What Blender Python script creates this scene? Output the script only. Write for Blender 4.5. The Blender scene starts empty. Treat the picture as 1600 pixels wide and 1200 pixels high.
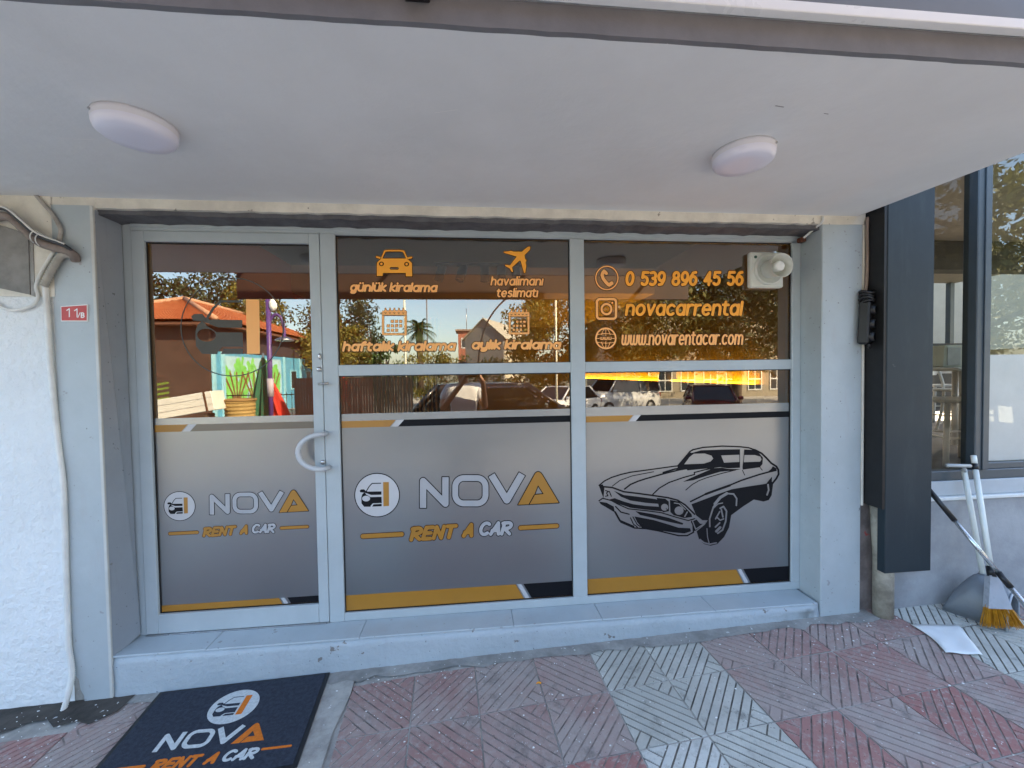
import bpy, bmesh, math, random
import numpy as np
from mathutils import Vector, Matrix
random.seed(7); rng = np.random.default_rng(7)
sc = bpy.context.scene
col = sc.collection
R = math.radians

# ------------------------------------------------------------------ camera
CAM = Vector((0.0, -2.2, 1.55)); FPX = 634.0
yaw, pitch, roll = R(5.54), R(-1.499), R(-0.868)
_F = Vector((math.sin(yaw)*math.cos(pitch), math.cos(yaw)*math.cos(pitch), math.sin(pitch)))
_R0 = Vector((math.cos(yaw), -math.sin(yaw), 0)); _U0 = _R0.cross(_F)
_R = math.cos(roll)*_R0 + math.sin(roll)*_U0
_U = -math.sin(roll)*_R0 + math.cos(roll)*_U0
cd = bpy.data.cameras.new('camera'); cam = bpy.data.objects.new('camera', cd); col.objects.link(cam)
cd.sensor_width = 36; cd.lens = FPX/1600*36; cd.clip_start = 0.01; cd.clip_end = 2000
cam.matrix_world = Matrix(((_R.x, _U.x, -_F.x, CAM.x), (_R.y, _U.y, -_F.y, CAM.y), (_R.z, _U.z, -_F.z, CAM.z), (0, 0, 0, 1)))
sc.camera = cam
sc.render.resolution_x, sc.render.resolution_y = 1024, 768

# ------------------------------------------------------------------ sky, sun, exposure
SUN_EL, SUN_AZ = R(34), R(50)          # azimuth from +Y towards +X: the sun stands behind the shop
w = bpy.data.worlds.new('World'); sc.world = w; w.use_nodes = True
nt = w.node_tree; bg = nt.nodes['Background']
sky = nt.nodes.new('ShaderNodeTexSky'); sky.sky_type = 'NISHITA'; sky.sun_disc = False
sky.sun_elevation = SUN_EL; sky.sun_rotation = SUN_AZ; sky.air_density = 1.0; sky.dust_density = 1.6; sky.ozone_density = 1.0
nt.links.new(sky.outputs[0], bg.inputs[0]); bg.inputs[1].default_value = 0.15
sd = bpy.data.lights.new('sun', 'SUN'); sun = bpy.data.objects.new('sun', sd); col.objects.link(sun)
sd.energy = 5.0; sd.angle = R(0.5); sd.color = (1.0, 0.84, 0.62)
_sdir = Vector((math.sin(SUN_AZ)*math.cos(SUN_EL), math.cos(SUN_AZ)*math.cos(SUN_EL), math.sin(SUN_EL)))
sun.rotation_euler = _sdir.to_track_quat('Z', 'Y').to_euler()
sc.view_settings.view_transform = 'Standard'; sc.view_settings.look = 'None'
sc.view_settings.exposure = 2.42; sc.view_settings.gamma = 1.0
sc.view_settings.use_curve_mapping = False
sc.cycles.max_bounces = 10; sc.cycles.transparent_max_bounces = 16; sc.cycles.glossy_bounces = 4
sc.cycles.diffuse_bounces = 5

# ------------------------------------------------------------------ helpers
def at(u, v, y):
    """point of the place on the plane y=const that the photograph shows at (u, v)"""
    d = _F + _R*((u-800)/FPX) - _U*((v-600)/FPX)
    return CAM + d*((y-CAM.y)/d.y)
def gz(x, y=0):                                     # height of the near pavement
    return 0.1 + 0.033*max(-9, min(9, x))
def tag(o, label=None, cat=None, group=None, kind=None):
    if label: o['label'] = label
    if cat: o['category'] = cat
    if group: o['group'] = group
    if kind: o['kind'] = kind
    return o
def empty(name, loc, label=None, cat=None, group=None, rz=0):
    o = bpy.data.objects.new(name, None); col.objects.link(o); o.location = loc; o.rotation_euler = (0, 0, rz)
    o.empty_display_size = 0.1
    return tag(o, label, cat, group)
def link(name, me, mat=None, parent=None, local=False):
    o = bpy.data.objects.new(name, me); col.objects.link(o)
    if mat is not None:
        for m in (mat if isinstance(mat, (list, tuple)) else [mat]): me.materials.append(m)
    if parent is not None:
        o.parent = parent
        if not local:
            p = parent; M = Matrix.Identity(4)
            while p is not None:
                M = p.matrix_parent_inverse @ Matrix.LocRotScale(p.location, p.rotation_euler, p.scale) @ M if p.parent else Matrix.LocRotScale(p.location, p.rotation_euler, p.scale) @ M
                p = p.parent
            o.matrix_parent_inverse = M.inverted()
    return o
def from_py(name, V, Fc, mat=None, parent=None, smooth=False, local=False):
    me = bpy.data.meshes.new(name); me.from_pydata([tuple(v) for v in V], [], [tuple(f) for f in Fc]); me.update()
    if smooth: me.polygons.foreach_set('use_smooth', [True]*len(me.polygons))
    return link(name, me, mat, parent, local)
def from_bm(name, bm, mat=None, parent=None, smooth=False, local=False, recalc=True):
    if recalc: bmesh.ops.recalc_face_normals(bm, faces=bm.faces)
    me = bpy.data.meshes.new(name); bm.to_mesh(me); bm.free()
    if smooth: me.polygons.foreach_set('use_smooth', [True]*len(me.polygons))
    return link(name, me, mat, parent, local)
def bbox(bm, a, b, bevel=0.0, M=None, seg=1):
    g = bmesh.ops.create_cube(bm, size=1.0)['verts']
    for v in g: v.co = Vector(((a[i]+b[i])/2 + v.co[i]*(b[i]-a[i]) for i in range(3)))
    if bevel > 0:
        es = list({e for v in g for e in v.link_edges})
        r = bmesh.ops.bevel(bm, geom=es, offset=bevel, segments=seg, affect='EDGES', profile=.5)
        g = list({v for f in r['faces'] for v in f.verts} | {v for v in g if v.is_valid})
    if M is not None: bmesh.ops.transform(bm, matrix=M, verts=g)
    return g
def box(name, a, b, mat, parent=None, bevel=0.003, local=False, M=None):
    bm = bmesh.new(); bbox(bm, a, b, bevel, M); return from_bm(name, bm, mat, parent, local=local)
def tube(bm, pts, rad, n=10, cap=True):
    pts = [Vector(p) for p in pts]; rad = rad if isinstance(rad, (list, tuple)) else [rad]*len(pts)
    up = None; rings = []
    for i, p in enumerate(pts):
        t = (pts[min(i+1, len(pts)-1)] - pts[max(i-1, 0)]).normalized()
        if up is None:
            up = t.orthogonal().normalized()
        up = (up - t*up.dot(t)).normalized() if (up - t*up.dot(t)).length > 1e-6 else t.orthogonal().normalized()
        s = t.cross(up)
        rings.append([bm.verts.new(p + (up*math.cos(a) + s*math.sin(a))*rad[i]) for a in [2*math.pi*k/n for k in range(n)]])
    for a, b in zip(rings, rings[1:]):
        for k in range(n): bm.faces.new((a[k], a[(k+1) % n], b[(k+1) % n], b[k]))
    if cap:
        bm.faces.new(rings[0][::-1]); bm.faces.new(rings[-1])
def smooth_path(pts, n=6):
    P = [Vector(p) for p in pts]; out = []
    for i in range(len(P)-1):
        p0, p1, p2, p3 = P[max(i-1, 0)], P[i], P[i+1], P[min(i+2, len(P)-1)]
        for k in range(n):
            t = k/n
            out.append(.5*((2*p1) + (p2-p0)*t + (2*p0-5*p1+4*p2-p3)*t*t + (3*p1-p0-3*p2+p3)*t**3))
    return out + [P[-1]]
def pipe(name, pts, rad, mat, parent=None, n=10, sm=0, local=False):
    bm = bmesh.new(); tube(bm, smooth_path(pts, sm) if sm else pts, rad, n); return from_bm(name, bm, mat, parent, True, local)
def lathe(bm, prof, n=32, M=None):
    rings = []
    for r, z in prof:
        rings.append([bm.verts.new((r*math.cos(2*math.pi*k/n), r*math.sin(2*math.pi*k/n), z)) for k in range(n)] if r > 1e-6 else [bm.verts.new((0, 0, z))])
    for a, b in zip(rings, rings[1:]):
        for k in range(n):
            q = [a[k % len(a)], a[(k+1) % len(a)], b[(k+1) % len(b)], b[k % len(b)]]
            q = list(dict.fromkeys(q))
            if len(q) > 2: bm.faces.new(q)
    if M is not None: bmesh.ops.transform(bm, matrix=M, verts=[v for r in rings for v in r])
def prism(bm, poly, axis, a, b, M=None):
    """extrude a 2-D polygon: axis 'y' -> poly in (x,z), 'z' -> (x,y), 'x' -> (y,z)"""
    def P(p, t): return {'y': (p[0], t, p[1]), 'z': (p[0], p[1], t), 'x': (t, p[0], p[1])}[axis]
    A = [bm.verts.new(P(p, a)) for p in poly]; B = [bm.verts.new(P(p, b)) for p in poly]; n = len(poly)
    bm.faces.new(A); bm.faces.new(B[::-1])
    for k in range(n): bm.faces.new((A[k], B[k], B[(k+1) % n], A[(k+1) % n]))
    if M is not None: bmesh.ops.transform(bm, matrix=M, verts=A+B)

# ------------------------------------------------------------------ materials
def nodes(name):
    m = bpy.data.materials.new(name); m.use_nodes = True; t = m.node_tree
    return m, t, t.nodes['Principled BSDF'], t.nodes['Material Output']
def N(t, typ, **kw):
    n = t.nodes.new('ShaderNode'+typ)
    for k, v in kw.items():
        if k in n.inputs: n.inputs[k].default_value = v
        else: setattr(n, k, v)
    return n
def mixrgb(t, fac, a, b, blend='MIX'):
    n = t.nodes.new('ShaderNodeMix'); n.data_type = 'RGBA'; n.blend_type = blend
    for idx, val in ((0, fac), (6, a), (7, b)):
        if hasattr(val, 'links') or isinstance(val, bpy.types.NodeSocket): t.links.new(val, n.inputs[idx])
        else: n.inputs[idx].default_value = (val if idx == 0 else (*val, 1) if len(val) == 3 else val)
    return n.outputs[2]
def ramp(t, src, p0, p1):
    n = t.nodes.new('ShaderNodeMapRange'); n.inputs[1].default_value = p0; n.inputs[2].default_value = p1
    n.interpolation_type = 'SMOOTHSTEP'; t.links.new(src, n.inputs[0]); return n.outputs[0]
def noise(t, scale, detail=4, rough=.6, vec=None):
    n = N(t, 'TexNoise'); n.inputs['Scale'].default_value = scale; n.inputs['Detail'].default_value = detail; n.inputs['Roughness'].default_value = rough
    if vec is None:
        c = N(t, 'TexCoord'); vec = c.outputs['Object']
    t.links.new(vec, n.inputs['Vector']); return n.outputs['Fac']
def mat(name, c, rough=.6, var=0.12, scale=6, bump=0.0, bscale=80, metal=0.0, spec=.5, c2=None, specks=None, speck_scale=60, speck_thr=.68, coat=0, vecobj=True):
    m, t, b, o = nodes(name)
    nf = noise(t, scale, 6, .65)
    c2 = c2 or tuple(max(0, x*(1-2*var)) for x in c)
    ca = mixrgb(t, ramp(t, nf, .3, .7), c, c2)
    if specks:
        ca = mixrgb(t, ramp(t, noise(t, speck_scale, 3, .5), speck_thr, speck_thr+.04), ca, specks)
    t.links.new(ca, b.inputs['Base Color'])
    rr = N(t, 'MapRange'); t.links.new(noise(t, scale*2.3, 4), rr.inputs[0]); rr.inputs[3].default_value = max(0, rough-.1); rr.inputs[4].default_value = min(1, rough+.1)
    t.links.new(rr.outputs[0], b.inputs['Roughness'])
    b.inputs['Metallic'].default_value = metal; b.inputs['Specular IOR Level'].default_value = spec
    if coat: b.inputs['Coat Weight'].default_value = coat
    if bump:
        bn = N(t, 'Bump'); bn.inputs['Strength'].default_value = min(1, bump); bn.inputs['Distance'].default_value = .004*max(1, bump)
        t.links.new(noise(t, bscale, 5, .6), bn.inputs['Height']); t.links.new(bn.outputs[0], b.inputs['Normal'])
    return m
def emit(name, c, s):
    m, t, b, o = nodes(name); b.inputs['Base Color'].default_value = (*c, 1)
    b.inputs['Emission Color'].default_value = (*c, 1); b.inputs['Emission Strength'].default_value = s; return m
def glass_mat(name, tint, ior=2.25, refl=(1, .97, .93), bump=0.0):
    m, t, b, o = nodes(name); t.nodes.remove(b)
    tr = N(t, 'BsdfTransparent'); tr.inputs[0].default_value = (*tint, 1)
    gl = N(t, 'BsdfGlossy'); gl.inputs['Color'].default_value = (*refl, 1); gl.inputs['Roughness'].default_value = 0.0
    fr = N(t, 'Fresnel'); fr.inputs['IOR'].default_value = ior
    mx = N(t, 'MixShader'); t.links.new(fr.outputs[0], mx.inputs[0]); t.links.new(tr.outputs[0], mx.inputs[1]); t.links.new(gl.outputs[0], mx.inputs[2])
    t.links.new(mx.outputs[0], o.inputs[0])
    if bump:
        bn = N(t, 'Bump'); bn.inputs['Strength'].default_value = bump; bn.inputs['Distance'].default_value = .001
        t.links.new(noise(t, 3.0, 1), bn.inputs['Height']); t.links.new(bn.outputs[0], gl.inputs['Normal'])
    return m
def clear_mat(name, tint):
    m, t, b, o = nodes(name); t.nodes.remove(b); tr = N(t, 'BsdfTransparent'); tr.inputs[0].default_value = (*tint, 1)
    t.links.new(tr.outputs[0], o.inputs[0]); return m
def film_mat(name, c, rough=.38, trans=.1, var=.06, gloss=.04, translucent=0.0):
    m, t, b, o = nodes(name)
    ca = mixrgb(t, ramp(t, noise(t, 2.5, 6, .7), .35, .7), c, tuple(x*(1-var*2) for x in c))
    t.links.new(ca, b.inputs['Base Color']); b.inputs['Roughness'].default_value = rough; b.inputs['Specular IOR Level'].default_value = .75
    rr = N(t, 'MapRange'); t.links.new(noise(t, 7, 6, .7), rr.inputs[0]); rr.inputs[3].default_value = rough-.08; rr.inputs[4].default_value = rough+.1
    t.links.new(rr.outputs[0], b.inputs['Roughness'])
    gl = N(t, 'BsdfGlossy'); gl.inputs['Roughness'].default_value = rough*.85; gl.inputs['Color'].default_value = (.92, .97, 1, 1)
    m0 = N(t, 'MixShader'); m0.inputs[0].default_value = gloss; t.links.new(b.outputs[0], m0.inputs[1]); t.links.new(gl.outputs[0], m0.inputs[2])
    tr = N(t, 'BsdfTransparent'); mx = N(t, 'MixShader'); mx.inputs[0].default_value = trans
    last = m0
    if translucent:
        ts = N(t, 'BsdfTranslucent'); ts.inputs[0].default_value = (.9, .92, .95, 1); last = N(t, 'MixShader'); last.inputs[0].default_value = translucent
        t.links.new(m0.outputs[0], last.inputs[1]); t.links.new(ts.outputs[0], last.inputs[2])
    t.links.new(last.outputs[0], mx.inputs[1]); t.links.new(tr.outputs[0], mx.inputs[2]); t.links.new(mx.outputs[0], o.inputs[0]); return m

def worn(name, c, rough, chip, dirt, bump, bscale, thr=.66, dthr=.56):
    m = mat(name, c, rough, .06, 3.2, bump, bscale); t = m.node_tree; b = t.nodes['Principled BSDF']
    src = b.inputs['Base Color'].links[0].from_socket
    tc = N(t, 'TexCoord'); mp = N(t, 'Mapping'); mp.inputs['Scale'].default_value = (9, 9, 1.6); t.links.new(tc.outputs['Object'], mp.inputs['Vector'])
    s1 = mixrgb(t, ramp(t, noise(t, 1.0, 6, .7, mp.outputs[0]), dthr, dthr+.22), src, dirt)
    s2 = mixrgb(t, ramp(t, noise(t, 17, 3, .55), thr, thr+.03), s1, chip)
    s3 = mixrgb(t, ramp(t, noise(t, 60, 2, .5), .72, .745), s2, tuple(x*.5 for x in dirt))
    t.links.new(s3, b.inputs['Base Color']); return m
M = {}
M['paint'] = worn('grey_paint', (.43, .485, .505), .45, (.30, .31, .32), (.40, .41, .42), .35, 22, .70)
M['alu'] = mat('painted_aluminium', (.44, .495, .515), .34, .05, 4, .05, 20, specks=(.2, .2, .2), speck_scale=45, speck_thr=.77)
M['gasket'] = mat('black_gasket', (.015, .015, .015), .6)
M['ceil'] = mat('canopy_plaster', (.785, .795, .785), .75, .05, 1.3, 1.0, 7)
M['fascia'] = mat('fascia_grey', (.19, .19, .2), .6, .1, 5, .3, 40)
M['cream'] = mat('cream_old_paint', (.74, .70, .60), .7, .1, 9, .3, 50, specks=(.3, .27, .22), speck_scale=25, speck_thr=.7)
M['plaster'] = mat('white_rough_plaster', (.76, .785, .785), .8, .03, 4, 3.5, 26)
M['cement'] = mat('bare_cement', (.36, .35, .325), .9, .2, 8, .8, 60, specks=(.55, .55, .53), speck_scale=40, speck_thr=.68)
M['dirt'] = mat('wet_dirt', (.07, .06, .05), .75, .3, 10, .7, 50, specks=(.5, .5, .5), speck_scale=38, speck_thr=.7)
M['lintel'] = mat('lintel_dark', (.13, .13, .14), .8, .2, 12, .9, 60)
M['step'] = worn('step_plaster_painted', (.42, .48, .515), .55, (.20, .19, .18), (.35, .38, .42), 1.4, 40, .69)
M['sill'] = worn('sill_slab_painted', (.455, .52, .55), .4, (.33, .34, .35), (.42, .44, .46), .2, 20, .70)
M['lampw'] = mat('lamp_white_plastic', (.78, .78, .88), .35, .02, 3)
M['lampb'] = mat('lamp_base_plastic', (.74, .73, .77), .4, .03, 3)
M['steel'] = mat('steel', (.55, .55, .55), .3, .1, 20, metal=1)
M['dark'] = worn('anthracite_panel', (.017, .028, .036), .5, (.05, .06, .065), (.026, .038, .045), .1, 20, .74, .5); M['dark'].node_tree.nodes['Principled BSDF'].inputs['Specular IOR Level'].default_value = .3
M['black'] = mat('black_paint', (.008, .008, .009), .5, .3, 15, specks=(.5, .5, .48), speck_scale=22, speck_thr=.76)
M['blackpl'] = mat('black_plastic', (.012, .012, .013), .42)
M['white'] = mat('white_plastic', (.74, .75, .72), .4, .05, 8)
M['whitemetal'] = mat('white_lacquered_metal', (.8, .79, .75), .4, .06, 10)
M['grey_cable'] = mat('grey_cable', (.42, .39, .35), .6, .2, 20)
M['cable_taupe'] = mat('taupe_sheath', (.27, .22, .19), .6, .2, 14)
M['cable_dark'] = mat('dark_cable', (.03, .035, .045), .5)
M['conduit'] = mat('white_conduit', (.76, .76, .72), .55, .08, 10)
M['red'] = mat('red_plate', (.52, .02, .015), .4, .1, 8)
M['sign_white'] = mat('white_print', (.85, .85, .83), .45, .02)
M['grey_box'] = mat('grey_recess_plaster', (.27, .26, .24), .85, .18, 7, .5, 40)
M['glass'] = glass_mat('bronze_tinted_glass', (.74, .53, .27), 2.6, (1, .95, .84), bump=.02)
M['glassb'] = clear_mat('glass_back', (.95, .92, .88))
M['film'] = film_mat('frosted_grey_film', (.085, .10, .112), .34, .09, .06, .25, .08)
M['filmlite'] = film_mat('pale_film', (.20, .20, .195), .32, .06, .06, .24)
M['amber'] = film_mat('amber_print', (.40, .175, .004), .42, .02, .06, .01)
M['pblack'] = mat('black_print', (.006, .0065, .009), .55, .1, 4, spec=.18)
M['pwhite'] = film_mat('white_print_film', (.52, .52, .53), .4, .02)
M['pletter'] = film_mat('pale_grey_print', (.40, .41, .43), .42, .05)
M['pgrey'] = mat('grey_print', (.105, .097, .08), .6, .05, 5, spec=.15)
M['orange'] = mat('orange_vinyl', (1.0, .47, .145), .6, .01, 8)
M['orange2'] = mat('bright_orange_vinyl', (1.0, .41, .035), .6, .01, 8)
M['maroon'] = mat('dark_vinyl_outline', (.035, .006, .002), .6, spec=.2)

# ------------------------------------------------------------------ flat print: implicit outlines turned into meshes
def seg_d(X, Y, a, b, wd, butt=False):
    ax, ay = a; bx, by = b; dx, dy = bx-ax, by-ay; L2 = dx*dx+dy*dy+1e-12
    if butt:
        L = math.sqrt(L2); ux, uy = dx/L, dy/L; cx, cy = (ax+bx)/2, (ay+by)/2
        qx = np.abs((X-cx)*ux+(Y-cy)*uy)-L/2; qy = np.abs(-(X-cx)*uy+(Y-cy)*ux)-wd
        return np.hypot(np.maximum(qx, 0), np.maximum(qy, 0)) + np.minimum(np.maximum(qx, qy), 0)
    t = np.clip(((X-ax)*dx+(Y-ay)*dy)/L2, 0, 1)
    return np.hypot(X-ax-t*dx, Y-ay-t*dy)-wd
def poly_d(X, Y, P):
    d = np.full(X.shape, 1e9); s = np.zeros(X.shape, bool); n = len(P)
    for i in range(n):
        (ax, ay), (bx, by) = P[i], P[(i+1) % n]
        d = np.minimum(d, seg_d(X, Y, (ax, ay), (bx, by), 0))
        c = (ay > Y) != (by > Y)
        s ^= c & (X < (bx-ax)*(Y-ay)/((by-ay) if by != ay else 1e-9)+ax)
    return np.where(s, -d, d)
def shape_d(X, Y, s):
    k = s[0]
    if k in 'cb':                                   # stroke with round / butt ends
        P, wd = s[1], s[2]; d = np.full(X.shape, 1e9)
        for a, b in zip(P, P[1:]): d = np.minimum(d, seg_d(X, Y, a, b, wd, k == 'b'))
        if k == 'b':
            for p in P[1:-1]: d = np.minimum(d, np.hypot(X-p[0], Y-p[1])-wd)
        if len(P) == 1: d = np.hypot(X-P[0][0], Y-P[0][1])-wd
        return d
    if k == 'p': return poly_d(X, Y, s[1]) - (s[2] if len(s) > 2 else 0)
    if k == 'e':                                    # ellipse (cx,cy,rx,ry)
        cx, cy, rx, ry = s[1]; q = np.hypot((X-cx)/rx, (Y-cy)/ry); return (q-1)*min(rx, ry)
    if k == 'ring':
        cx, cy, rx, ry, wd = s[1]; q = np.hypot((X-cx)/rx, (Y-cy)/ry); return np.abs((q-1)*min(rx, ry))-wd
    if k == 'rr':                                   # rounded box, optional ring width
        cx, cy, hx, hy, r = s[1]; qx = np.abs(X-cx)-hx+r; qy = np.abs(Y-cy)-hy+r
        d = np.hypot(np.maximum(qx, 0), np.maximum(qy, 0))+np.minimum(np.maximum(qx, qy), 0)-r
        return d if len(s) < 3 else np.abs(d+s[2])-s[2]
def bounds(S):
    xs, ys = [], []
    for s in S:
        k = s[0]
        if k == '-': continue
        if k in 'cbp':
            wd = s[2] if len(s) > 2 else 0
            for p in s[1]: xs += [p[0]-wd, p[0]+wd]; ys += [p[1]-wd, p[1]+wd]
        else:
            cx, cy, a, b = s[1][:4]; e = s[1][4] if k == 'ring' else 0
            xs += [cx-a-e, cx+a+e]; ys += [cy-b-e, cy+b+e]
    return min(xs), max(xs), min(ys), max(ys)
def field(S, h, pad):
    x0, x1, y0, y1 = bounds(S); x0 -= pad; y0 -= pad
    nx = int((x1+pad-x0)/h)+2; ny = int((y1+pad-y0)/h)+2
    gx = x0+h*np.arange(nx); gy = y0+h*np.arange(ny)
    D = np.full((ny, nx), 1e3)
    for s in S:
        sub = s[0] == '-'; q = s[1] if sub else s
        bx0, bx1, by0, by1 = bounds([q]); m = pad+2*h
        i0, i1 = max(0, int((bx0-m-x0)/h)), min(nx, int((bx1+m-x0)/h)+2); j0, j1 = max(0, int((by0-m-y0)/h)), min(ny, int((by1+m-y0)/h)+2)
        if i1 <= i0 or j1 <= j0: continue
        X, Y = np.meshgrid(gx[i0:i1], gy[j0:j1]); d = shape_d(X, Y, q)
        V = D[j0:j1, i0:i1]; D[j0:j1, i0:i1] = np.maximum(V, -d) if sub else np.minimum(V, d)
    return gx, gy, D
def fill(gx, gy, D):
    """marching squares: polygons covering D<0"""
    V = []; Fc = []; ins = D < 0; h = gx[1]-gx[0]
    cnt = ins[:-1, :-1].astype(int)+ins[:-1, 1:]+ins[1:, 1:]+ins[1:, :-1]
    for j in range(D.shape[0]-1):
        row = cnt[j]
        if not row.any(): continue
        full = row == 4; i = 0
        idx = np.flatnonzero(row)
        k = 0
        while k < len(idx):
            i = idx[k]
            if full[i]:
                e = i
                while k+1 < len(idx) and idx[k+1] == e+1 and full[e+1]: k += 1; e += 1
                b = len(V); V += [(gx[i], gy[j]), (gx[e+1], gy[j]), (gx[e+1], gy[j+1]), (gx[i], gy[j+1])]; Fc.append((b, b+1, b+2, b+3))
            else:
                C = ((i, j), (i+1, j), (i+1, j+1), (i, j+1)); P = []
                for q in range(4):
                    a, c = C[q], C[(q+1) % 4]; da, dc = D[a[1], a[0]], D[c[1], c[0]]
                    if da < 0: P.append((gx[a[0]], gy[a[1]]))
                    if (da < 0) != (dc < 0):
                        t = da/(da-dc); P.append((gx[a[0]]+t*(gx[c[0]]-gx[a[0]]), gy[a[1]]+t*(gy[c[1]]-gy[a[1]])))
                if len(P) > 2:
                    b = len(V); V += P; Fc.append(tuple(range(b, b+len(P))))
            k += 1
    return V, Fc
def art(S, h=.4, grow=0.0):
    gx, gy, D = field(S, h, grow+2*h); return fill(gx, gy, D-grow)
def print_on(name, A, f, mat_, parent):
    V, Fc = A; return from_py(name, [f(u, v) for u, v in V], Fc, mat_, parent)
GY = 0.018                                           # front of the glass
def on_glass(off):                                   # off: millimetres in front of the pane
    y = GY-off*.001
    return lambda u, v: at(u, v, GY).xyz.to_tuple()[0:1] + (y,) + at(u, v, GY).xyz.to_tuple()[2:3]

# stroke alphabet (x-height 1, y up)
def arc(cx, cy, rx, ry, a0, a1, n=12): return [(cx+rx*math.cos(R(a0+(a1-a0)*k/n)), cy+ry*math.sin(R(a0+(a1-a0)*k/n))) for k in range(n+1)]
def glyphs(asc):
    bowl = arc(.4, .5, .4, .5, 0, 360, 24)
    G = {'a': ([bowl, [(.8, 1), (.8, 0)]], .8), 'o': ([arc(.42, .5, .42, .5, 0, 360, 24)], .84), 'c': ([arc(.42, .5, .42, .5, 48, 312, 18)], .74),
         'e': ([[(.03, .5), (.82, .5)]+arc(.42, .5, .4, .5, 0, 310, 20)], .82),
         'n': ([[(0, 0), (0, 1)], [(0, .55)]+arc(.38, .6, .38, .4, 180, 0, 12)+[(.76, 0)]], .76),
         'h': ([[(0, 0), (0, asc)], [(0, .55)]+arc(.38, .6, .38, .4, 180, 0, 12)+[(.76, 0)]], .76),
         'm': ([[(0, 0), (0, 1)], [(0, .6)]+arc(.33, .65, .33, .35, 180, 0, 10)+[(.66, 0)], [(.66, .6)]+arc(.99, .65, .33, .35, 180, 0, 10)+[(1.32, 0)]], 1.32),
         'l': ([[(0, 0), (0, asc)]], .0), 'ı': ([[(0, 0), (0, 1)]], .0), 'i': ([[(0, 0), (0, 1)], [(0, asc)]], .0),
         'k': ([[(0, 0), (0, asc)], [(.62, 1), (.06, .5), (.66, 0)]], .62), 'r': ([[(0, 0), (0, 1)], [(0, .5)]+arc(.42, .55, .42, .45, 180, 75, 8)], .5),
         'u': ([[(0, 1), (0, .4)]+arc(.38, .4, .38, .4, 180, 360, 12)+[(.76, 1)], [(.76, 1), (.76, 0)]], .76),
         'g': ([bowl, [(.8, 1), (.8, -.15)]+arc(.42, -.1, .38, .3, 0, -140, 10)], .8),
         'y': ([[(0, 1), (0, .4)]+arc(.38, .4, .38, .4, 180, 360, 12), [(.76, 1), (.76, -.15)]+arc(.38, -.1, .38, .3, 0, -130, 10)], .76),
         'v': ([[(0, 1), (.36, 0), (.72, 1)]], .72), 't': ([[(.16, 1.3), (.16, .35)]+arc(.46, .32, .3, .32, 180, 280, 8), [(-.08, 1), (.5, 1)]], .5),
         's': ([arc(.36, .74, .3, .26, 40, 200, 9)+arc(.34, .26, .32, .26, 90, -140, 12)[0:] ], .66),
         'f': ([[(.14, 0), (.14, asc-.3)]+arc(.44, asc-.3, .3, .3, 180, 80, 8), [(-.08, 1), (.5, 1)]], .5),
         'w': ([[(0, 1), (0, .35)]+arc(.29, .32, .29, .32, 180, 360, 10)+[(.58, 1)], [(.58, .4)]+arc(.87, .32, .29, .32, 180, 360, 10)+[(1.16, 1)]], 1.16), '.': ([[(0, .03)]], .0), '/': ([[(0, 0), (.45, 1)]], .45),
         '0': ([arc(.36, .5, .36, .5, 0, 360, 24)], .72), '5': ([[(.66, 1), (.12, 1), (.06, .58)]+arc(.32, .32, .34, .32, 110, -140, 14)], .66),
         '3': ([[(.06, .95)]+arc(.3, .74, .33, .26, 100, -80, 10)+arc(.3, .27, .36, .27, 90, -130, 12)], .66), '9': ([arc(.36, .66, .33, .34, 0, 360, 18), [(.69, .66), (.66, .35), (.45, .05), (.15, 0)]], .69),
         '8': ([arc(.35, .75, .28, .25, 0, 360, 16), arc(.35, .26, .35, .27, 0, 360, 18)], .7), '6': ([arc(.36, .33, .34, .33, 0, 360, 18), [(.02, .36), (.08, .65), (.3, .95), (.6, 1)]], .7),
         '4': ([[(.5, 0), (.5, 1), (.0, .3), (.72, .3)]], .72), '1': ([[(.0, .78), (.2, 1), (.2, 0)]], .25),
         'R': ([[(0, 0), (.02, 1)], [(-.1, .95), (.3, 1)]+arc(.3, .75, .3, .25, 90, -90, 8)+[(.12, .48), (.62, 0)]], .62), 'E': ([[(.55, 1), (.05, 1), (0, 0), (.55, 0)], [(.02, .5), (.48, .5)]], .55),
         'N': ([[(0, 0), (.02, 1), (.55, 0), (.57, 1)]], .57), 'T': ([[(.3, 0), (.3, 1)], [(0, 1), (.62, 1)]], .62), 'A': ([[(0, 0), (.4, 1), (.62, 0)], [(.05, .32), (.55, .32)]], .62),
         'C': ([arc(.36, .5, .36, .5, 50, 310, 16)], .62), 'B': ([[(0, 0), (0, 1), (.3, 1)]+arc(.3, .76, .25, .24, 90, -90, 7)+[(0, .52), (.3, .52)]+arc(.3, .26, .3, .26, 90, -90, 8)+[(0, 0)]], .6)}
    G['ü'] = (G['u'][0]+[[(.16, asc)], [(.6, asc)]], .76)
    return G
def text(s, u0, v0, u1, v1, xh, wd, asc=1.42, shear=.16, gap=.36, space=.5):
    """strokes of a line of lettering between baseline ends (u0,v0)-(u1,v1); xh: height in the same units"""
    G = glyphs(asc); x = 0; P = []
    for ch in s:
        if ch == ' ': x += space; continue
        g, adv = G[ch]
        for st in g: P.append([(x+a, b) for a, b in st])
        x += adv+gap
    xs = [a+shear*b for st in P for a, b in st]; lo, hi = min(xs), max(xs)
    k = (u1-u0-2*wd)/(hi-lo)
    return [('c', [(u0+wd+(a+shear*b-lo)*k, v0+(v1-v0)*((a-lo)/(hi-lo))-wd-(xh-2*wd)*b) for a, b in st], wd) for st in P]

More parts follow.
